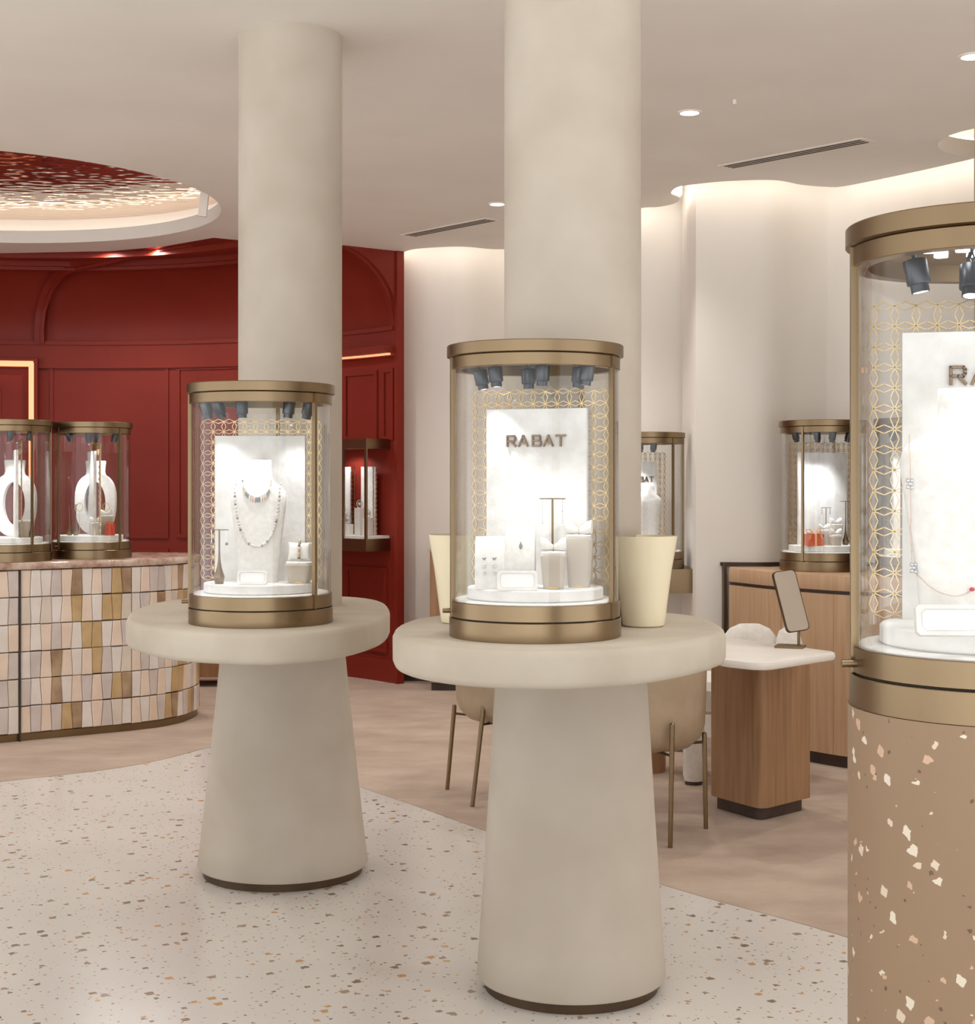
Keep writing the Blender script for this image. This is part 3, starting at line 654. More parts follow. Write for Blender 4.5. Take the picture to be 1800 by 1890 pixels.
for i in range(9):
    z = .064-i*.0075; y = -.020*math.sin(max(.05, min(.98, (i+.6)/9.6))*PI)-.003+(i-4)*-.0016; br.sphere((0, y-.002, z), .0046 if i % 3 else .0055, 12, 8, mi=(0, 2, 1, 0, 2)[i % 5])
tag(br.build('pearl_bracelet', [M['pearl'], M['pearl_grey'], M['gold']], loc=(cu[0], cu[1], cu[2]+.0705)), 'pearl and gold bracelet wrapped around the white cushion', 'bracelet')

# --- middle case
fM = Fr(LM, R_(-21), 1.0)
def FM(px, Y): return ((px-900)/F*Y, Y, LM[2]+fM.z)
# curved earring display
ec = thing('earring_ramp', 'curved white earring ramp at the left inside the middle lettered case', 'jewellery stand', FM(905, 3.87), R_(-4))
rr = []
for i in range(9):
    a = i/8*PI/2; rr.append((-.03-.0+.048*(1-math.cos(a))*.9, .052+.096*math.sin(a)*.88+.0))
pts_ = [(-.030, 0.0)]+[(-.032+.042*(1-math.cos(a*PI/16)), .055+.078*math.sin(a*PI/16)) for a in range(9)]+[(.02, .131), (.022, 0)]
mb = MB(); mb.rings([[(sx, y, z) for y, z in pts_] for sx in (-.037, .037)], True); mb.build('ramp_body', M['velvet'], ec)
for r_i, (zz, yy) in enumerate(((.040, -.0315), (.057, -.0325), (.076, -.029), (.100, -.0185))):
    for sx in (-.013, .013):
        e = MB(); e.sphere((0, 0, 0), .0042 if r_i < 2 else .0028, 10, 6); e.sphere((.003, 0, .003), .002, 8, 5); e.sphere((-.003, 0, .002), .002, 8, 5)
        q = Matrix.Rotation(R_(-4), 3, 'Z') @ Vector((sx, yy-.002, zz)); b0 = FM(905, 3.87)
        tag(e.build('stud_earring', M['silver'] if r_i != 2 else M['pearl_grey'], loc=(b0[0]+q.x, b0[1]+q.y, b0[2]+q.z)), '%s stud earring in the %s row of the curved ramp' % ('left' if sx < 0 else 'right', ('bottom', 'second', 'third', 'top')[r_i]), 'earring', 'stud earrings on the curved ramp')
pc = thing('pendant_block', 'tall white block with one pendant in the middle lettered case', 'jewellery stand', FM(961, 3.90), R_(-6))
MB().rings([[(sx, y, z) for y, z in ((-.028, 0), (-.030, .05), (-.022, .11), (-.004, .158), (.012, .160), (.026, .150), (.028, 0))] for sx in (-.038, .038)], True).build('block_body', M['velvet'], pc)
b0 = FM(961, 3.90); e = MB(); e.sphere((0, 0, 0), .0045, 10, 6, sc=(1, .6, 1.6)); e.sphere((0, 0, .009), .0022, 8, 5)
tag(e.build('drop_pendant', M['pearl_grey'], loc=(b0[0], b0[1]-.026, b0[2]+.107)), 'small dark stone pendant on the tall white block', 'pendant')
st = FM(1020, 3.955); t_stand('T shaped bronze earring stand in the middle lettered case', st, .228, .068, R_(-4))
for sx, lb in ((-1, 'fine chain earring on the left end of the T stand in the middle lettered case'), (1, 'fine chain earring on the right end of the T stand in the middle lettered case')):
    e = MB()
    for i in range(11): e.sphere((0, 0, -.003-i*.006), .0016, 8, 5, sc=(1, 1, 1.5))
    tag(e.build('chain_earring', M['silver'], loc=(st[0]+sx*.026, st[1], st[2]+.228)), lb, 'earring')
c1 = FM(1022, 3.86); cup('shorter cream display cup in the middle lettered case', c1, .050, .068, .088, R_(-5))
bow('white bow cushion with a ring on the shorter cup', (c1[0], c1[1], c1[2]+.0965), .064, R_(-5))
c2 = FM(1069, 3.92); cup('taller cream display cup in the middle lettered case', c2, .053, .070, .128, R_(-8))
bow('white bow cushion with a ring on the taller cup', (c2[0], c2[1], c2[2]+.1365), .068, R_(-12))
tablet('blank white card in a pale frame at the front of the middle lettered case', (FM(955, 3.79)[0], 3.79, LM[2]+fM.z), R_(-2), .101, .050)

# --- right case
fR = Fr(LR, R_(-14), 1.0)
q = ((1792-900)/F*2.32, 2.32, LR[2]+fR.z); bust('large white bust with a fine chain in the case at the right edge', q, R_(-3), .12, .91)
def chain_pt(x, z):
    return (q[0]+x, q[1]+bust_front(.12, x/.91, min(z/.91, .3))*.91-.0015, q[2]+z)
def rx(px): return (px-1797)/F*2.285
def rzv(py): return EYE-(py-HZ)/F*2.285-q[2]
ch = [(1678, 800), (1677, 850), (1680, 925), (1684, 990), (1688, 1045), (1700, 1070), (1722, 1090), (1750, 1100), (1772, 1098), (1790, 1088), (1815, 1070), (1850, 1000), (1880, 900), (1895, 800)]
cpts = spline([(rx(a), 0, rzv(b_)) for a, b_ in ch], 8)
mb = MB(); mb.tube([chain_pt(a[0], a[2]) for a in cpts], .0006, 6)
for i in range(14, len(cpts)-10, 2):
    p_ = chain_pt(cpts[i][0], cpts[i][2]); mb.sphere(p_, .0012, 6, 4)
for px, py in ((1677, 893), (1689, 1050)):
    p_ = chain_pt(rx(px), rzv(py))
    for dx, dz_ in ((-.003, .005), (.003, .005), (0, 0), (-.003, -.005), (.003, -.006)): mb.sphere((p_[0]+dx, p_[1]-.002, p_[2]+dz_), .0034, 8, 5, mi=1)
p_ = chain_pt(rx(1787), rzv(1088)); mb.sphere((p_[0], p_[1]-.002, p_[2]), .0036, 8, 6, mi=2, sc=(1.2, 1, .9))
tag(mb.build('chain_necklace', [M['rose'], M['silver'], M['ruby']]), 'fine chain necklace with silver charms and one red stone on the large bust', 'necklace')
tablet('blank white card in a pale frame below the bust in the right edge case', ((1757-900)/F*2.205, 2.205, LR[2]+fR.z), R_(-2), .101, .045)

# --- cream vases
def vase(px, Y, label):
    t = thing('cream_vase', label, 'vase', ((px-900)/F*Y, Y, ZM), 0, 'cream vases beside the middle lettered case')
    h = .250
    MB().lathe([(.0, .001), (.054, .001), (.058, .004), (.0605, .02), (.078, h*.62), (.094, h-.004), (.0945, h), (.0915, h), (.090, h-.006), (.075, h*.6), (.056, .012), (0, .010)], 72).build('vase_body', M['cream'], t)
vase(1188, 4.20, 'glossy cream tapered vase right of the middle lettered case'); vase(852, 4.30, 'glossy cream tapered vase left of the middle lettered case')

# ------------------------------------------------------------ mosaic island counter
CT = 1.0
fr_ = [(-4.6, 7.145), (-2.07, 8.83)]
corner = spline([(-2.07, 8.83), (-1.935, 8.955), (-1.84, 9.12), (-1.80, 9.32), (-1.805, 9.5), (-1.88, 9.66), (-2.05, 9.74)], 8)
bk = [(-2.6, 9.72), (-4.9, 8.6)]
it = thing('mosaic_counter', 'curved counter clad in white and ochre mosaic stones with a marble top', 'counter', (-2.9, 8.9, 0))
def loc_(p): return (p[0]+2.9, p[1]-8.9)
path = fr_[:1]+corner+bk
cxp, cyp = sum(p[0] for p in path)/len(path), sum(p[1] for p in path)/len(path)
def inset(poly, d):
    n = len(poly); out = []
    for i in range(n):
        e = Vector(poly[(i+1) % n])-Vector(poly[i-1]); e.normalize(); out.append((poly[i][0]-e.y*d, poly[i][1]+e.x*d))
    return out
MB().prism([loc_(p) for p in inset(path, .016)], .04, .96).build('counter_body', M['dark'], it)
MB().prism([loc_(p) for p in inset(path, .012)], 0, .042).build('plinth', M['brass'], it)
MB().bevprism([loc_(p) for p in inset(path, -.012)], .96, CT, .012).build('countertop', M['marble'], it)
def mosaic(pts, rows=6, z0=.045, z1=.958, tw=.0575, gap=.0011):
    P2 = [Vector(p) for p in pts]; S = [0]
    for a, b_ in zip(P2, P2[1:]): S.append(S[-1]+(b_-a).length)
    def at_(s):
        s = max(0, min(S[-1], s))
        for i in range(len(P2)-1):
            if s <= S[i+1]+1e-9: break
        u = (s-S[i])/(S[i+1]-S[i]); d = (P2[i+1]-P2[i]).normalized(); return P2[i].lerp(P2[i+1], u), Vector((d.y, -d.x))
    mb = MB(); n = max(1, round(S[-1]/tw)); h = (z1-z0)/rows
    for r in range(rows):
        off = r % 2; cur = [(0, 0)]
        for i in range(1, n):
            s = S[-1]*i/n; k_ = .0052*(1 if (i+off) % 2 else -1)*random.uniform(.2, 1.2); cur.append((s+k_, s-k_))
        cur.append((S[-1], S[-1])); ph = random.randint(0, 5); kinds = []
        while len(kinds) < n:
            kinds += random.choice([[0, 1], [2, 0], [1, 0], [0, 2, 1], [5, 0], [2, 1]])+([random.choice([3, 3, 2]), random.choice([4, 4, 3])] if random.random() < .62 else [])
        for i in range(n):
            (b0_, t0_), (b1_, t1_) = cur[i], cur[i+1]; zz0 = z0+r*h+gap+random.uniform(0, .003); zz1 = z0+(r+1)*h-gap-random.uniform(0, .003)
            th = .014+random.uniform(-.003, .003); c8 = []
            for dep, ins in ((-.002, 0), (th-.004, 0), (th, .004)):
                for s_, z_ in ((b0_+gap+ins, zz0+ins), (b1_-gap-ins, zz0+ins), (t1_-gap-ins, zz1-ins), (t0_+gap+ins, zz1-ins)):
                    p_, n_ = at_(s_); q_ = p_+n_*(dep-.012); c8.append((q_.x+2.9, q_.y-8.9, z_))
            mb.add(c8, [(0, 1, 5, 4), (1, 2, 6, 5), (2, 3, 7, 6), (3, 0, 4, 7), (4, 5, 9, 8), (5, 6, 10, 9), (6, 7, 11, 10), (7, 4, 8, 11), (8, 9, 10, 11)], kinds[i])
    return mb
def onfront(px):
    k_ = (px-900)/F; # line from fr_[0] to fr_[1]
    (x0, y0), (x1, y1) = fr_; dx, dy = x1-x0, y1-y0; u = (k_*y0-x0)/(dx-k_*dy); return (x0+dx*u, y0+dy*u)
s1, s2 = onfront(35), onfront(243)
mosaic([fr_[0], s1]).build('mosaic_panel', TILE, it, angle=25)
mosaic([(s1[0]+.006, s1[1]+.004), s2]).build('mosaic_panel', TILE, it, angle=25)
mosaic([(s2[0]+.003, s2[1]+.002)]+corner[1:]).build('mosaic_panel', TILE, it, angle=25)
MB().box((s1[0]+.003+2.9, s1[1]+.002-8.9, .48), (.008, .02, .96), math.atan2(fr_[1][1]-fr_[0][1], fr_[1][0]-fr_[0][0])).build('seam_strip', M['dark'], it)

# cases on the island
LE = ((168-900)/F*9.05, 9.05, CT); LF = (-2.745, 8.70, CT)
far3 = [(-.12, -.08, (0, .0, .3)), (.05, -.15, (0, 0, .3)), (.14, -.05, (0, 0, .3))]
display_case('glass case with a red ribboned gift on the mosaic counter', LE, R_(0), 1.06, (-38, 60, 150), [(-.1, -.1, (0, -.02, .3)), (.0, -.05, (0, 0, .2)), (.06, -.12, (0, 0, .3)), (.13, .05, (.0, .05, .3))], letters=False, zs=1.01, screen_yaw=R_(-68), bx=.0, by=.02, bw=.27, knob=-38, power=1.2, R=.2235)
display_case('glass case cut by the left edge of the photo on the mosaic counter', LF, R_(0), 1.06, (50, 115, -60), [(.04, -.1, (0, 0, .3)), (.12, .0, (0, 0, .2)), (-.06, -.12, (0, 0, .3))], letters=False, zs=1.01, screen_yaw=R_(-70), bx=.03, by=.02, bw=.27, knob=None, power=1.2)
fE = Fr(LE, 0, 1.06, 1.01); fF = Fr(LF, 0, 1.06, 1.01)
arch_bust('white bust with an oval opening in the gift case on the mosaic counter', fE.at(.0, .10), R_(3), 1.22)
arch_bust('white bust with an oval opening in the case at the left edge', fF.at(-.0, .10), R_(3), 1.22)
t_stand('left of two bronze earring stands in the gift case', fE.at(-.105, -.06), .165, .022); t_stand('right of two bronze earring stands in the gift case', fE.at(-.065, -.075), .18, .022)
for k_, (dx, dz_) in enumerate(((-.075, .165), (.075, .165))):
    b0 = fE.at(dx, .04); e = MB(); e.tube([(.02*math.cos(2*PI*i/20), 0, .024*math.sin(2*PI*i/20)) for i in range(20)], .0018, 6, closed=True); e.tube([(0, 0, -.024), (0, 0, -dz_)], .0012, 6)
    tag(e.build('hoop_earring', M['gold'], loc=(b0[0], b0[1], b0[2]+dz_)), 'gold hoop on a thin pin, %s of the board in the gift case' % ('left' if k_ == 0 else 'right'), 'earring')
c3 = fE.at(.09, -.02); cup('cream cup behind the red gift in the gift case', c3, .06, .08, .11, 0); bow('white bow cushion on the cream cup in the gift case', (c3[0], c3[1], c3[2]+.119), .06)
c4 = fE.at(.045, -.08); cup('low cream cup in front of the board in the gift case', c4, .05, .06, .07, 0); bow('white bow cushion on the low cup in the gift case', (c4[0], c4[1], c4[2]+.079), .06)
def gift(label, loc, s=(.05, .05, .06), yaw=0, mat='redbox', rb='orange'):
    t = thing('gift_box', label, 'gift box', loc, yaw)
    MB().box((0, 0, s[2]/2), s).build('box_body', M[mat], t)
    MB().box((0, 0, s[2]*.86), (s[0]+.004, s[1]+.004, s[2]*.28)).build('box_lid', M[mat], t)
    mb = MB(); mb.box((0, 0, s[2]/2+.001), (.01, s[1]+.007, s[2]+.004)); mb.box((0, 0, s[2]/2+.001), (s[0]+.007, .01, s[2]+.004))
    for sg in (-1, 1):
        mb.tube([(0, 0, s[2]+.002), (sg*s[0]*.25, 0, s[2]+s[0]*.3), (sg*s[0]*.5, 0, s[2]+s[0]*.28), (sg*s[0]*.42, 0, s[2]+s[0]*.06), (0, 0, s[2]+.003)], .0035, 6)
        mb.tube([(0, -.004, s[2]+.003), (sg*s[0]*.3, -s[1]*.5, s[2]+.004), (sg*s[0]*.42, -s[1]*.6, s[2]*.6)], .003, 6)
    mb.build('ribbon', M[rb], t)
gift('red gift box with a bow in the glass case on the mosaic counter', fE.at(.125, -.075), (.05, .05, .065), R_(10))
c5 = fF.at(.1, -.02); cup('cream display cup in the case at the left edge', c5, .06, .085, .09, 0)
t_stand('bronze earring stand in the case at the left edge', fF.at(.14, -.05), .15, .022)

# ------------------------------------------------------------ red wall showcase
tA = th_of(664)[0]; wx, wy = CC[0]+(RR-.13)*math.sin(tA), CC[1]+(RR-.13)*math.cos(tA)
ws = thing('wall_showcase', 'bronze framed glass showcase set against the red wall between the columns', 'display case', (wx, wy, 0), -tA)
z0, z1 = rz_(675, 1014)-.0, rz_(675, 812); W2 = .36
MB().box((0, 0, z0+.045), (W2*2, .25, .09)).build('showcase_base', M['brass'], ws)
MB().box((0, 0, z1-.035), (W2*2, .25, .07)).build('showcase_header', M['brass'], ws)
MB().box((0, 0, z0+.10), (W2*2-.02, .22, .02)).build('display_deck', M['velvet'], ws)
for x in (-W2+.012, -.10, .10, W2-.012): MB().box((x, -.115, (z0+z1)/2), (.02, .016, z1-z0-.05)).build('post', M['brass'], ws)
MB().box((0, -.117, (z0+z1)/2+.01), (W2*2-.03, .005, z1-z0-.17)).build('glass_pane', M['glass'], ws)
for x in (-.11, .17): MB().box((x, .07, z0+.11+.25), (.16, .012, .5)).build('back_board', M['board'], ws)
for x in (-.22, .03, .27): place('lattice_strip', cached(('lattice_strip',), lambda: lattice_mesh(1, 15, .0337), M['gold']), ws, (x, .04, z0+.11))
light('case_lamp', 'SPOT', (0, -.02, z1-.08), 5.0, COOL, ws, .03, (0, .05, -1), 150, .5)
def cs(x, y, z): v_ = Matrix.Rotation(-tA, 3, 'Z') @ Vector((x, y, 0)); return (wx+v_.x, wy+v_.y, z)
for x, hh, lb in ((-.02, .16, 'silver watch on a white block in the red wall showcase, left of the post'), (.045, .08, 'silver watch on the lowest white block in the red wall showcase'), (.17, .20, 'silver watch on the right block in the red wall showcase'), (.26, .13, 'silver watch on the far right block in the red wall showcase')):
    b0 = cs(x, -.02, z0+.11); tag(MB().box((0, 0, hh/2), (.055, .05, hh), -tA).build('watch_block', M['velvet'], loc=b0), 'white block under the '+lb.replace(' on a white block', '').replace(' on the lowest white block', ' standing lowest').replace(' on the right block', ' on the right').replace(' on the far right block', ' farthest right'), 'display stand')
    e = MB(); e.tube([(.02*math.cos(2*PI*i/18), 0, .028+.028*math.sin(2*PI*i/18)) for i in range(18)], .004, 6, closed=True); e.sphere((0, -.006, .03), .014, 12, 6, sc=(1, .4, 1))
    tag(e.build('wrist_watch', M['silver'], loc=(b0[0], b0[1], b0[2]+hh)), lb, 'watch')

# ------------------------------------------------------------ oak cabinet along the right wall
cabf = spline([(1.34, 8.42), (1.50, 8.06), (1.686, 7.79), (1.834, 7.63), (2.06, 7.47), (2.26, 7.30)], 8)
cabb = [(2.32, 8.1), (2.2, 8.42), (2.0, 8.66), (1.9, 8.66), (1.74, 8.6), (1.58, 8.5), (1.36, 8.5)]
ct = thing('oak_cabinet', 'long curved oak cabinet built along the right wall under two glass cases', 'cabinet', (1.9, 8.1, 0))
def cl(poly): return [(x-1.9, y-8.1) for x, y in poly]
def insf(d): 
    out = []
    for i, p in enumerate(cabf):
        e = Vector(cabf[min(i+1, len(cabf)-1)])-Vector(cabf[max(i-1, 0)]); e.normalize(); out.append((p[0]-e.y*d, p[1]+e.x*d))
    return out
ZC = .976
MB().bevprism(cl(insf(0)+cabb), .898, ZC, .004).build('cabinet_top', M['oak'], ct)
MB().prism(cl(insf(.02)+cabb), .05, .90).build('cabinet_body', M['kick'], ct)
MB().prism(cl(insf(.03)+cabb), 0, .06).build('toe_kick', M['kick'], ct)
cuts = [0, 10, 20, 30, len(cabf)-1]
for a, b_ in zip(cuts, cuts[1:]):
    seg = cabf[a:b_+1]; seg = [tuple(Vector(seg[0]).lerp(Vector(seg[1]), .04))]+seg[1:-1]+[tuple(Vector(seg[-1]).lerp(Vector(seg[-2]), .04))]
    wallstrip([(x-1.9, y-8.1) for x, y in seg], .066, .880, .022).build('door', M['oak'], ct)
nf = wallstrip([p for p in wr if 1.30 < p[0] < 3.2 and p[1] < 8.8], ZC+.003, ZC+.022, -.02); struct(nf.build('trim_%d' % k, M['brass_dark'])); k += 1
nf = MB().box((1.335, 8.56, .5), (.016, .09, .99)); struct(nf.build('trim_%d' % k, M['brass_dark'])); k += 1
LA = ((1519-900)/F*8.2, 8.2, ZC); LB = ((1700-900)/F*7.72, 7.72, ZC); LC = ((1191-900)/F*8.9, 8.9, .95)
A_l = [(-.2, -.04, (-.05, 0, .3)), (-.09, -.08, (0, 0, .3)), (-.02, -.12, (0, 0, .3)), (.1, -.1, (0, 0, .3))]
display_case('glass case with an orange gift box on the oak cabinet', LA, R_(22), 1.03, (-62, 66, 130), A_l, letters=False, zs=1.04, bx=.03, by=.05, bw=.30, knob=None, power=1.1)
display_case('glass case on the oak cabinet seen through the glass of the right edge case', LB, R_(20), 1.02, (-60, 60, 160), A_l[:3], letters=False, zs=1.04, bx=.02, by=.05, bw=.30, knob=None, power=1.1)
display_case('glass case with a chain bust partly hidden behind the middle column', LC, R_(28), 1.02, (12, 48, 170), A_l[:3], letters=True, zs=1.03, bx=-.0, by=.05, bw=.22, knob=None, power=1.1)
fA = Fr(LA, R_(22), 1.03, 1.04); fB = Fr(LB, R_(20), 1.02, 1.04); fC = Fr(LC, R_(28), 1.02, 1.03)
gift('orange gift box with a pale ribbon on the left in the oak cabinet case', fA.at(-.115, -.085), (.085, .07, .062), R_(8), 'orange', 'ribbon')
for (x, y, h_, lb) in ((-.03, -.05, .075, 'rear left'), (.005, -.105, .05, 'front'), (.045, -.05, .105, 'tallest')):
    b0 = fA.at(x, y); cup('%s cream cup beside the orange gift box' % lb, b0, .05, .065, h_, R_(10)); bow('white bow cushion on the %s cup beside the orange gift box' % lb, (b0[0], b0[1], b0[2]+h_+.0085), .06, R_(10))
st = fA.at(.02, .0); t_stand('shorter T stand with drops behind the cups in the orange gift case', st, .20, .055, R_(5)); st2 = fA.at(.10, -.06); t_stand('taller T stand with hoops in the orange gift case', st2, .235, .06, R_(5))
for sx in (-1, 1):
    e = MB(); 
    for i in range(4): e.sphere((0, 0, -.006-i*.009), .003, 8, 5)
    tag(e.build('drop_earring', M['pearl_grey'], loc=(st[0]+sx*.022, st[1], st[2]+.2)), 'drop earring on the %s end of the shorter T stand in the orange gift case' % ('left' if sx < 0 else 'right'), 'earring')
gift('red gift box in the case seen through the right edge case', fB.at(-.12, -.07), (.05, .05, .07), 0, 'redbox', 'ribbon')
for (x, y, h_, lb) in ((-.06, -.06, .06, 'low'), (-.02, -.02, .11, 'tall')):
    b0 = fB.at(x, y); cup('%s cream cup in the case seen through the right edge case' % lb, b0, .05, .065, h_, 0); bow('bow cushion on the %s cup seen through the right edge case' % lb, (b0[0], b0[1], b0[2]+h_+.0085), .06)
bq = fC.at(-.01, -.04); bust('white bust behind the middle column, right of the cream vase case', bq, R_(20), .1, .9)
# low drawer box carrying case C
MB_ = thing('floating_shelf', 'floating bronze drawer shelf under the case behind the middle column', 'shelf', (1.0, 9.0, 0))
MB().box((0, .05, .88), (.62, .62, .138), R_(0)).build('shelf_body', M['brass'], MB_)
q = FL(1262, 1124, .55)
tb = thing('round_stool', 'dark topped round stool below the floating shelf', 'stool', (1.07, 8.25, 0))
MB().lathe([(.0, 0), (.12, 0), (.10, .03), (.03, .06), (.03, .63), (0, .63)], 32).build('stool_stem', M['kick'], tb); MB().cyl(.20, .63, .665, 40, bev=.008).build('stool_seat', M['brass_dark'], tb)
# leafy plant behind second case
pt = thing('leafy_sprig', 'dark green leafy sprig behind the lattice of the right edge case', 'plant', P(1678, 868, 7.95))
mb = MB(); mb2 = MB()
for i in range(26):
    a = random.uniform(0, 2*PI); h_ = .02+.013*i; L = random.uniform(.05, .09); d = Vector((math.cos(a)*.6, math.sin(a)*.4, random.uniform(.3, .9))).normalized()
    p0 = Vector((.01*math.sin(i), 0, h_)); s_ = d.cross(Vector((0, 1, .1))).normalized()*L*.16
    mb.add([p0, p0+d*L*.4+s_+Vector((0, .003, 0)), p0+d*L, p0+d*L*.4-s_+Vector((0, .003, 0)), p0+d*L*.4+Vector((0, -.004, 0))], [(0, 1, 4), (1, 2, 4), (2, 3, 4), (3, 0, 4), (0, 3, 2, 1)])
mb.build('foliage', M['leaf'], pt); MB().tube([(0, 0, -.55), (.005, 0, -.2), (0, 0, .1), (.01, 0, .36)], .004, 6).build('stem', M['leaf'], pt)

# cabinet along the back wall behind the left vase
bc = thing('oak_cabinet', 'oak cabinet on the back wall behind the left cream vase', 'cabinet', (0, 10.7, 0))
MB().box((-.06, 0, .515), (.68, .36, .91)).build('cabinet_body', M['oak_dark'], bc); MB().box((-.06, .02, .03), (.66, .34, .06)).build('toe_kick', M['kick'], bc)
MB().box((-.06, 0, .975), (.70, .38, .01)).build('cabinet_top', M['oak'], bc)

# ------------------------------------------------------------ desk, mirror, chairs
dk = thing('consultation_desk', 'white topped desk on a wide oak leg carrying the small mirror', 'desk', (1.17, 6.72, 0))
def rounded(poly, r, n=6):
    out = []; N = len(poly)
    for i in range(N):
        p = Vector(poly[i]); a = (Vector(poly[i-1])-p).normalized(); b_ = (Vector(poly[(i+1) % N])-p).normalized()
        rr_ = r[i] if isinstance(r, (list, tuple)) else r
        p0, p1 = p+a*rr_, p+b_*rr_
        for k_ in range(n+1):
            t = k_/n; out.append(tuple((1-t)**2*p0+2*t*(1-t)*p+t*t*p1))
    return out
leg = rounded([(1.165, 6.44), (1.40+.035, 6.70), (1.19, 6.98), (.985, 6.74)], [.06, .03, .03, .03])
MB().prism([(x-1.17, y-6.72) for x, y in leg], .06, .70).build('desk_leg', M['oak_dark'], dk, angle=40)
leg2 = rounded([(1.168, 6.485), (1.395, 6.70), (1.19, 6.93), (1.015, 6.745)], [.05, .02, .02, .02])
MB().prism([(x-1.17, y-6.72) for x, y in leg2], 0, .062).build('leg_plinth', M['kick'], dk)
top = rounded([FL(1549, 1203, .74), FL(1410, 1224, .74), (.93, 6.12), (.95, 6.66), (.48, 6.72), (.50, 7.05), (1.06, 7.02)], [.05, .10, .06, .08, .1, .1, .12], 10)
MB().bevprism([(x-1.17, y-6.72) for x, y in top], .705, .74, .012).build('desktop', M['white'], dk)
# mirror
mb0 = Vector((*FL(1459, 1195, .74), .74)); mr = thing('desk_mirror', 'tilted rounded rectangular mirror on a bronze stand on the white desk', 'mirror', mb0)
MB().box((0, 0, .005), (.12, .10, .010), R_(-20)).build('mirror_base', M['brass'], mr)
S = F/mb0.y
MB().tube([(.036, 0, .01), (.036, .0, .085)], .006, 10).build('mirror_stem', M['brass'], mr)
cm = Vector(((1461-1459)/S, .02, (1197-1112)/S)); 
ax_up = Vector((-.21, .26, 1)).normalized(); ax_r = Vector((1, .35, 0)); ax_r = (ax_r-ax_up*ax_r.dot(ax_up)).normalized(); ax_n = ax_r.cross(ax_up)
def mring(w2, h2, r, dn):
    p_ = rounded([(-w2, -h2), (w2, -h2), (w2, h2), (-w2, h2)], r, 5); return [tuple(cm+ax_r*x+ax_up*y+ax_n*dn) for x, y in p_]
MB().rings([mring(.056, .135, .022, -.006), mring(.056, .135, .022, .008), mring(.053, .132, .021, .008), mring(.053, .132, .021, .006)], True).build('mirror_frame', M['brass_dark'], mr)
MB().rings([mring(.0525, .1315, .021, .0062), mring(.0525, .1315, .021, .0075)], True).build('mirror_glass', M['mirror'], mr)

def chair(label, cx, cy, face, legs, zb=.355, r=.285):
    t = thing('tub_chair', label, 'chair', (cx, cy, 0), face, 'tan tub chairs at the desk')
    a0, a1 = R_(-215), R_(35)
    mb = MB(); pf = [(r*.55, zb), (r*.78, zb+.01), (r*.93, zb+.05), (r*.985, zb+.10), (r, zb+.2), (r*1.02, .74), (r*1.0, .765), (r*.95, .775), (r*.90, .76), (r*.87, .5), (r*.80, .44), (r*.55, .43)]
    n = 40; rr_ = []
    for i in range(n+1):
        a = a0+(a1-a0)*i/n; e = min(i, n-i)/n; dr = 1 if e > .12 else .0+e/.12
        rr_.append([(rad*math.cos(a), rad*math.sin(a), z if z <= .5 else .5+(z-.5)*(.35+.65*math.sin(dr*PI/2))) for rad, z in pf])
    mb.rings([p for p in rr_], True); mb.build('back_shell', M['leather'], t, angle=60)
    MB().lathe([(0, zb-.002), (r*.62, zb), (r*.84, zb+.03), (r*.86, .42), (r*.84, .455), (r*.7, .468), (0, .47)], 48).build('seat', M['leather'], t)
    inv = Matrix.Rotation(-face, 3, 'Z')
    for (bx_, by_, tx_, ty_, zt) in legs:
        b0 = inv @ Vector((bx_-cx, by_-cy, 0)); t0_ = inv @ Vector((tx_-cx, ty_-cy, zt))
        mb = MB(); mb.tube([b0, t0_, t0_+Vector((0, 0, .006))], [.0095, .0105, .006], 14); mb.build('leg', M['brass'], t)
        br_ = MB(); u = (zb+.01)/zt; br_.tube([b0.lerp(t0_, u), (t0_.x*.6, t0_.y*.6, zb+.005)], .006, 8); br_.build('leg_brace', M['brass_dark'], t)
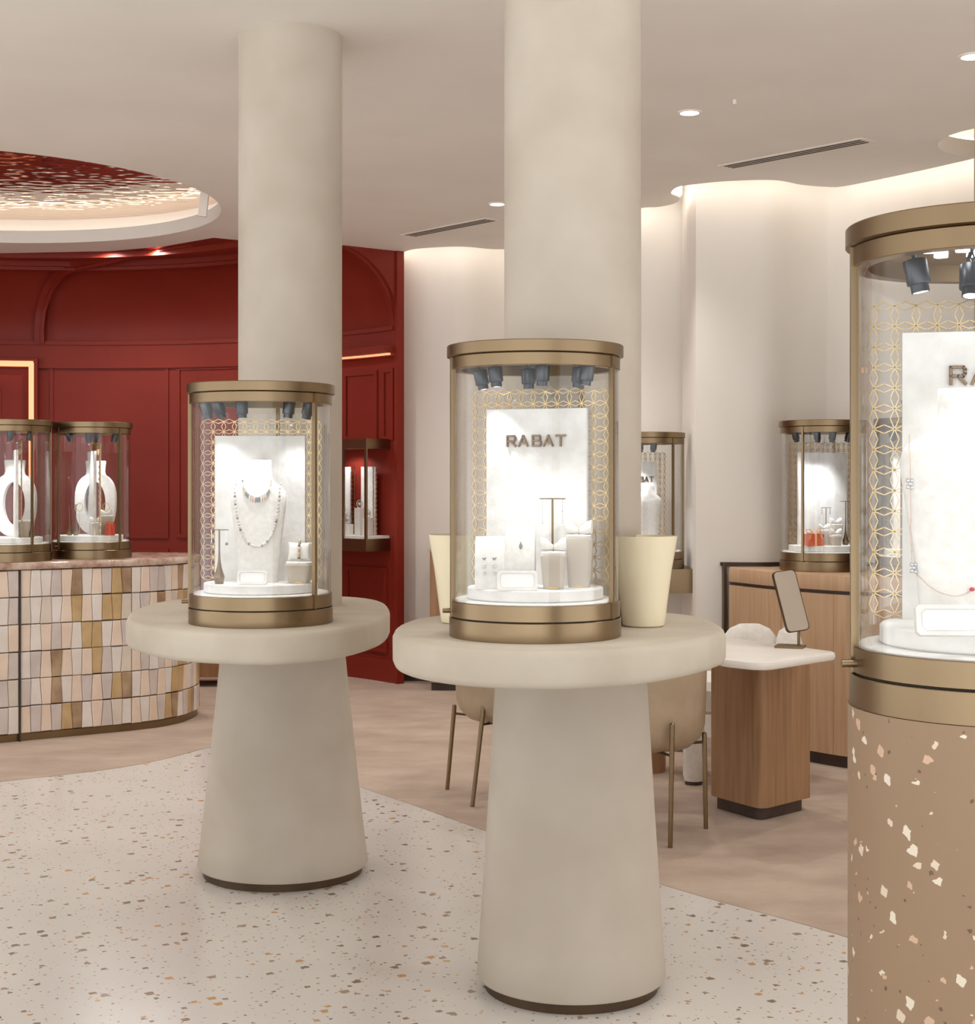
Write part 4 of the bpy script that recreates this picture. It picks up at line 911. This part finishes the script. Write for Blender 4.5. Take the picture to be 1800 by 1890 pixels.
chair('tan leather tub chair right of the middle table pedestal', .62, 6.30, R_(20), [(.724, 6.01, .733, 6.015, .49), (.913, 6.34, .906, 6.34, .40), (.36, 6.12, .365, 6.13, .49), (.50, 6.58, .5, 6.57, .4)])
chair('tan leather tub chair left of the middle table pedestal', .135, 7.02, R_(-10), [(-.068, 6.77, -.012, 6.80, .49), (-.19, 7.15, -.155, 7.12, .40), (.30, 6.78, .28, 6.80, .49), (.35, 7.25, .33, 7.22, .4)])
# white armchair with thick legs
wc = thing('boucle_armchair', 'white upholstered armchair with thick round legs behind the desk', 'chair', (1.23, 7.42, 0), 0)
MB().loft([(.34, .25, .20), (.36, .29, .24), (.46, .30, .25), (.50, .27, .23)], 40, 3).build('seat', M['boucle'], wc)
MB().loft([(.40, .13, .07, .07, .1), (.55, .14, .07, .07, .1), (.68, .135, .065, .07, .1), (.725, .10, .05, .07, .1), (.748, .05, .025, .07, .1)], 28, 2.4).build('backrest', M['boucle'], wc)
MB().loft([(.40, .06, .12, .245, .0), (.55, .065, .12, .245, .0), (.67, .06, .11, .245, .0), (.72, .045, .08, .245, .0), (.74, .02, .03, .245, .0)], 28, 2.4).build('armrest', M['boucle'], wc)
for x, y in ((-.24, -.14), (.20, -.14), (-.2, .18), (.2, .18)):
    MB().lathe([(.045, .02), (.052, .05), (.05, .3), (.05, .42)], 24, (x, y, 0), cap=True).build('leg', M['boucle'], wc); MB().cyl(.042, 0, .022, 24, (x, y)).build('foot', M['kick'], wc)
op = thing('oak_side_table', 'round oak pedestal glimpsed behind the right tan chair', 'table', (.80, 7.62, 0))
MB().cyl(.095, 0, .52, 40).build('pedestal', M['oak_dark'], op); MB().cyl(.16, .52, .54, 48, bev=.005).build('tabletop', M['white'], op)
# low wooden piece beyond the mosaic counter
x, y = FL(376, 1250); lb_ = thing('wooden_bench', 'low brown wooden bench beyond the right end of the mosaic counter', 'bench', (-2.0, 10.9, 0))
MB().box((0, 0, .13), (.55, .35, .12)).build('bench_seat', M['oak_dark'], lb_)
for dx in (-.2, .2): MB().box((dx, 0, .035), (.08, .28, .07)).build('leg', M['kick'], lb_)
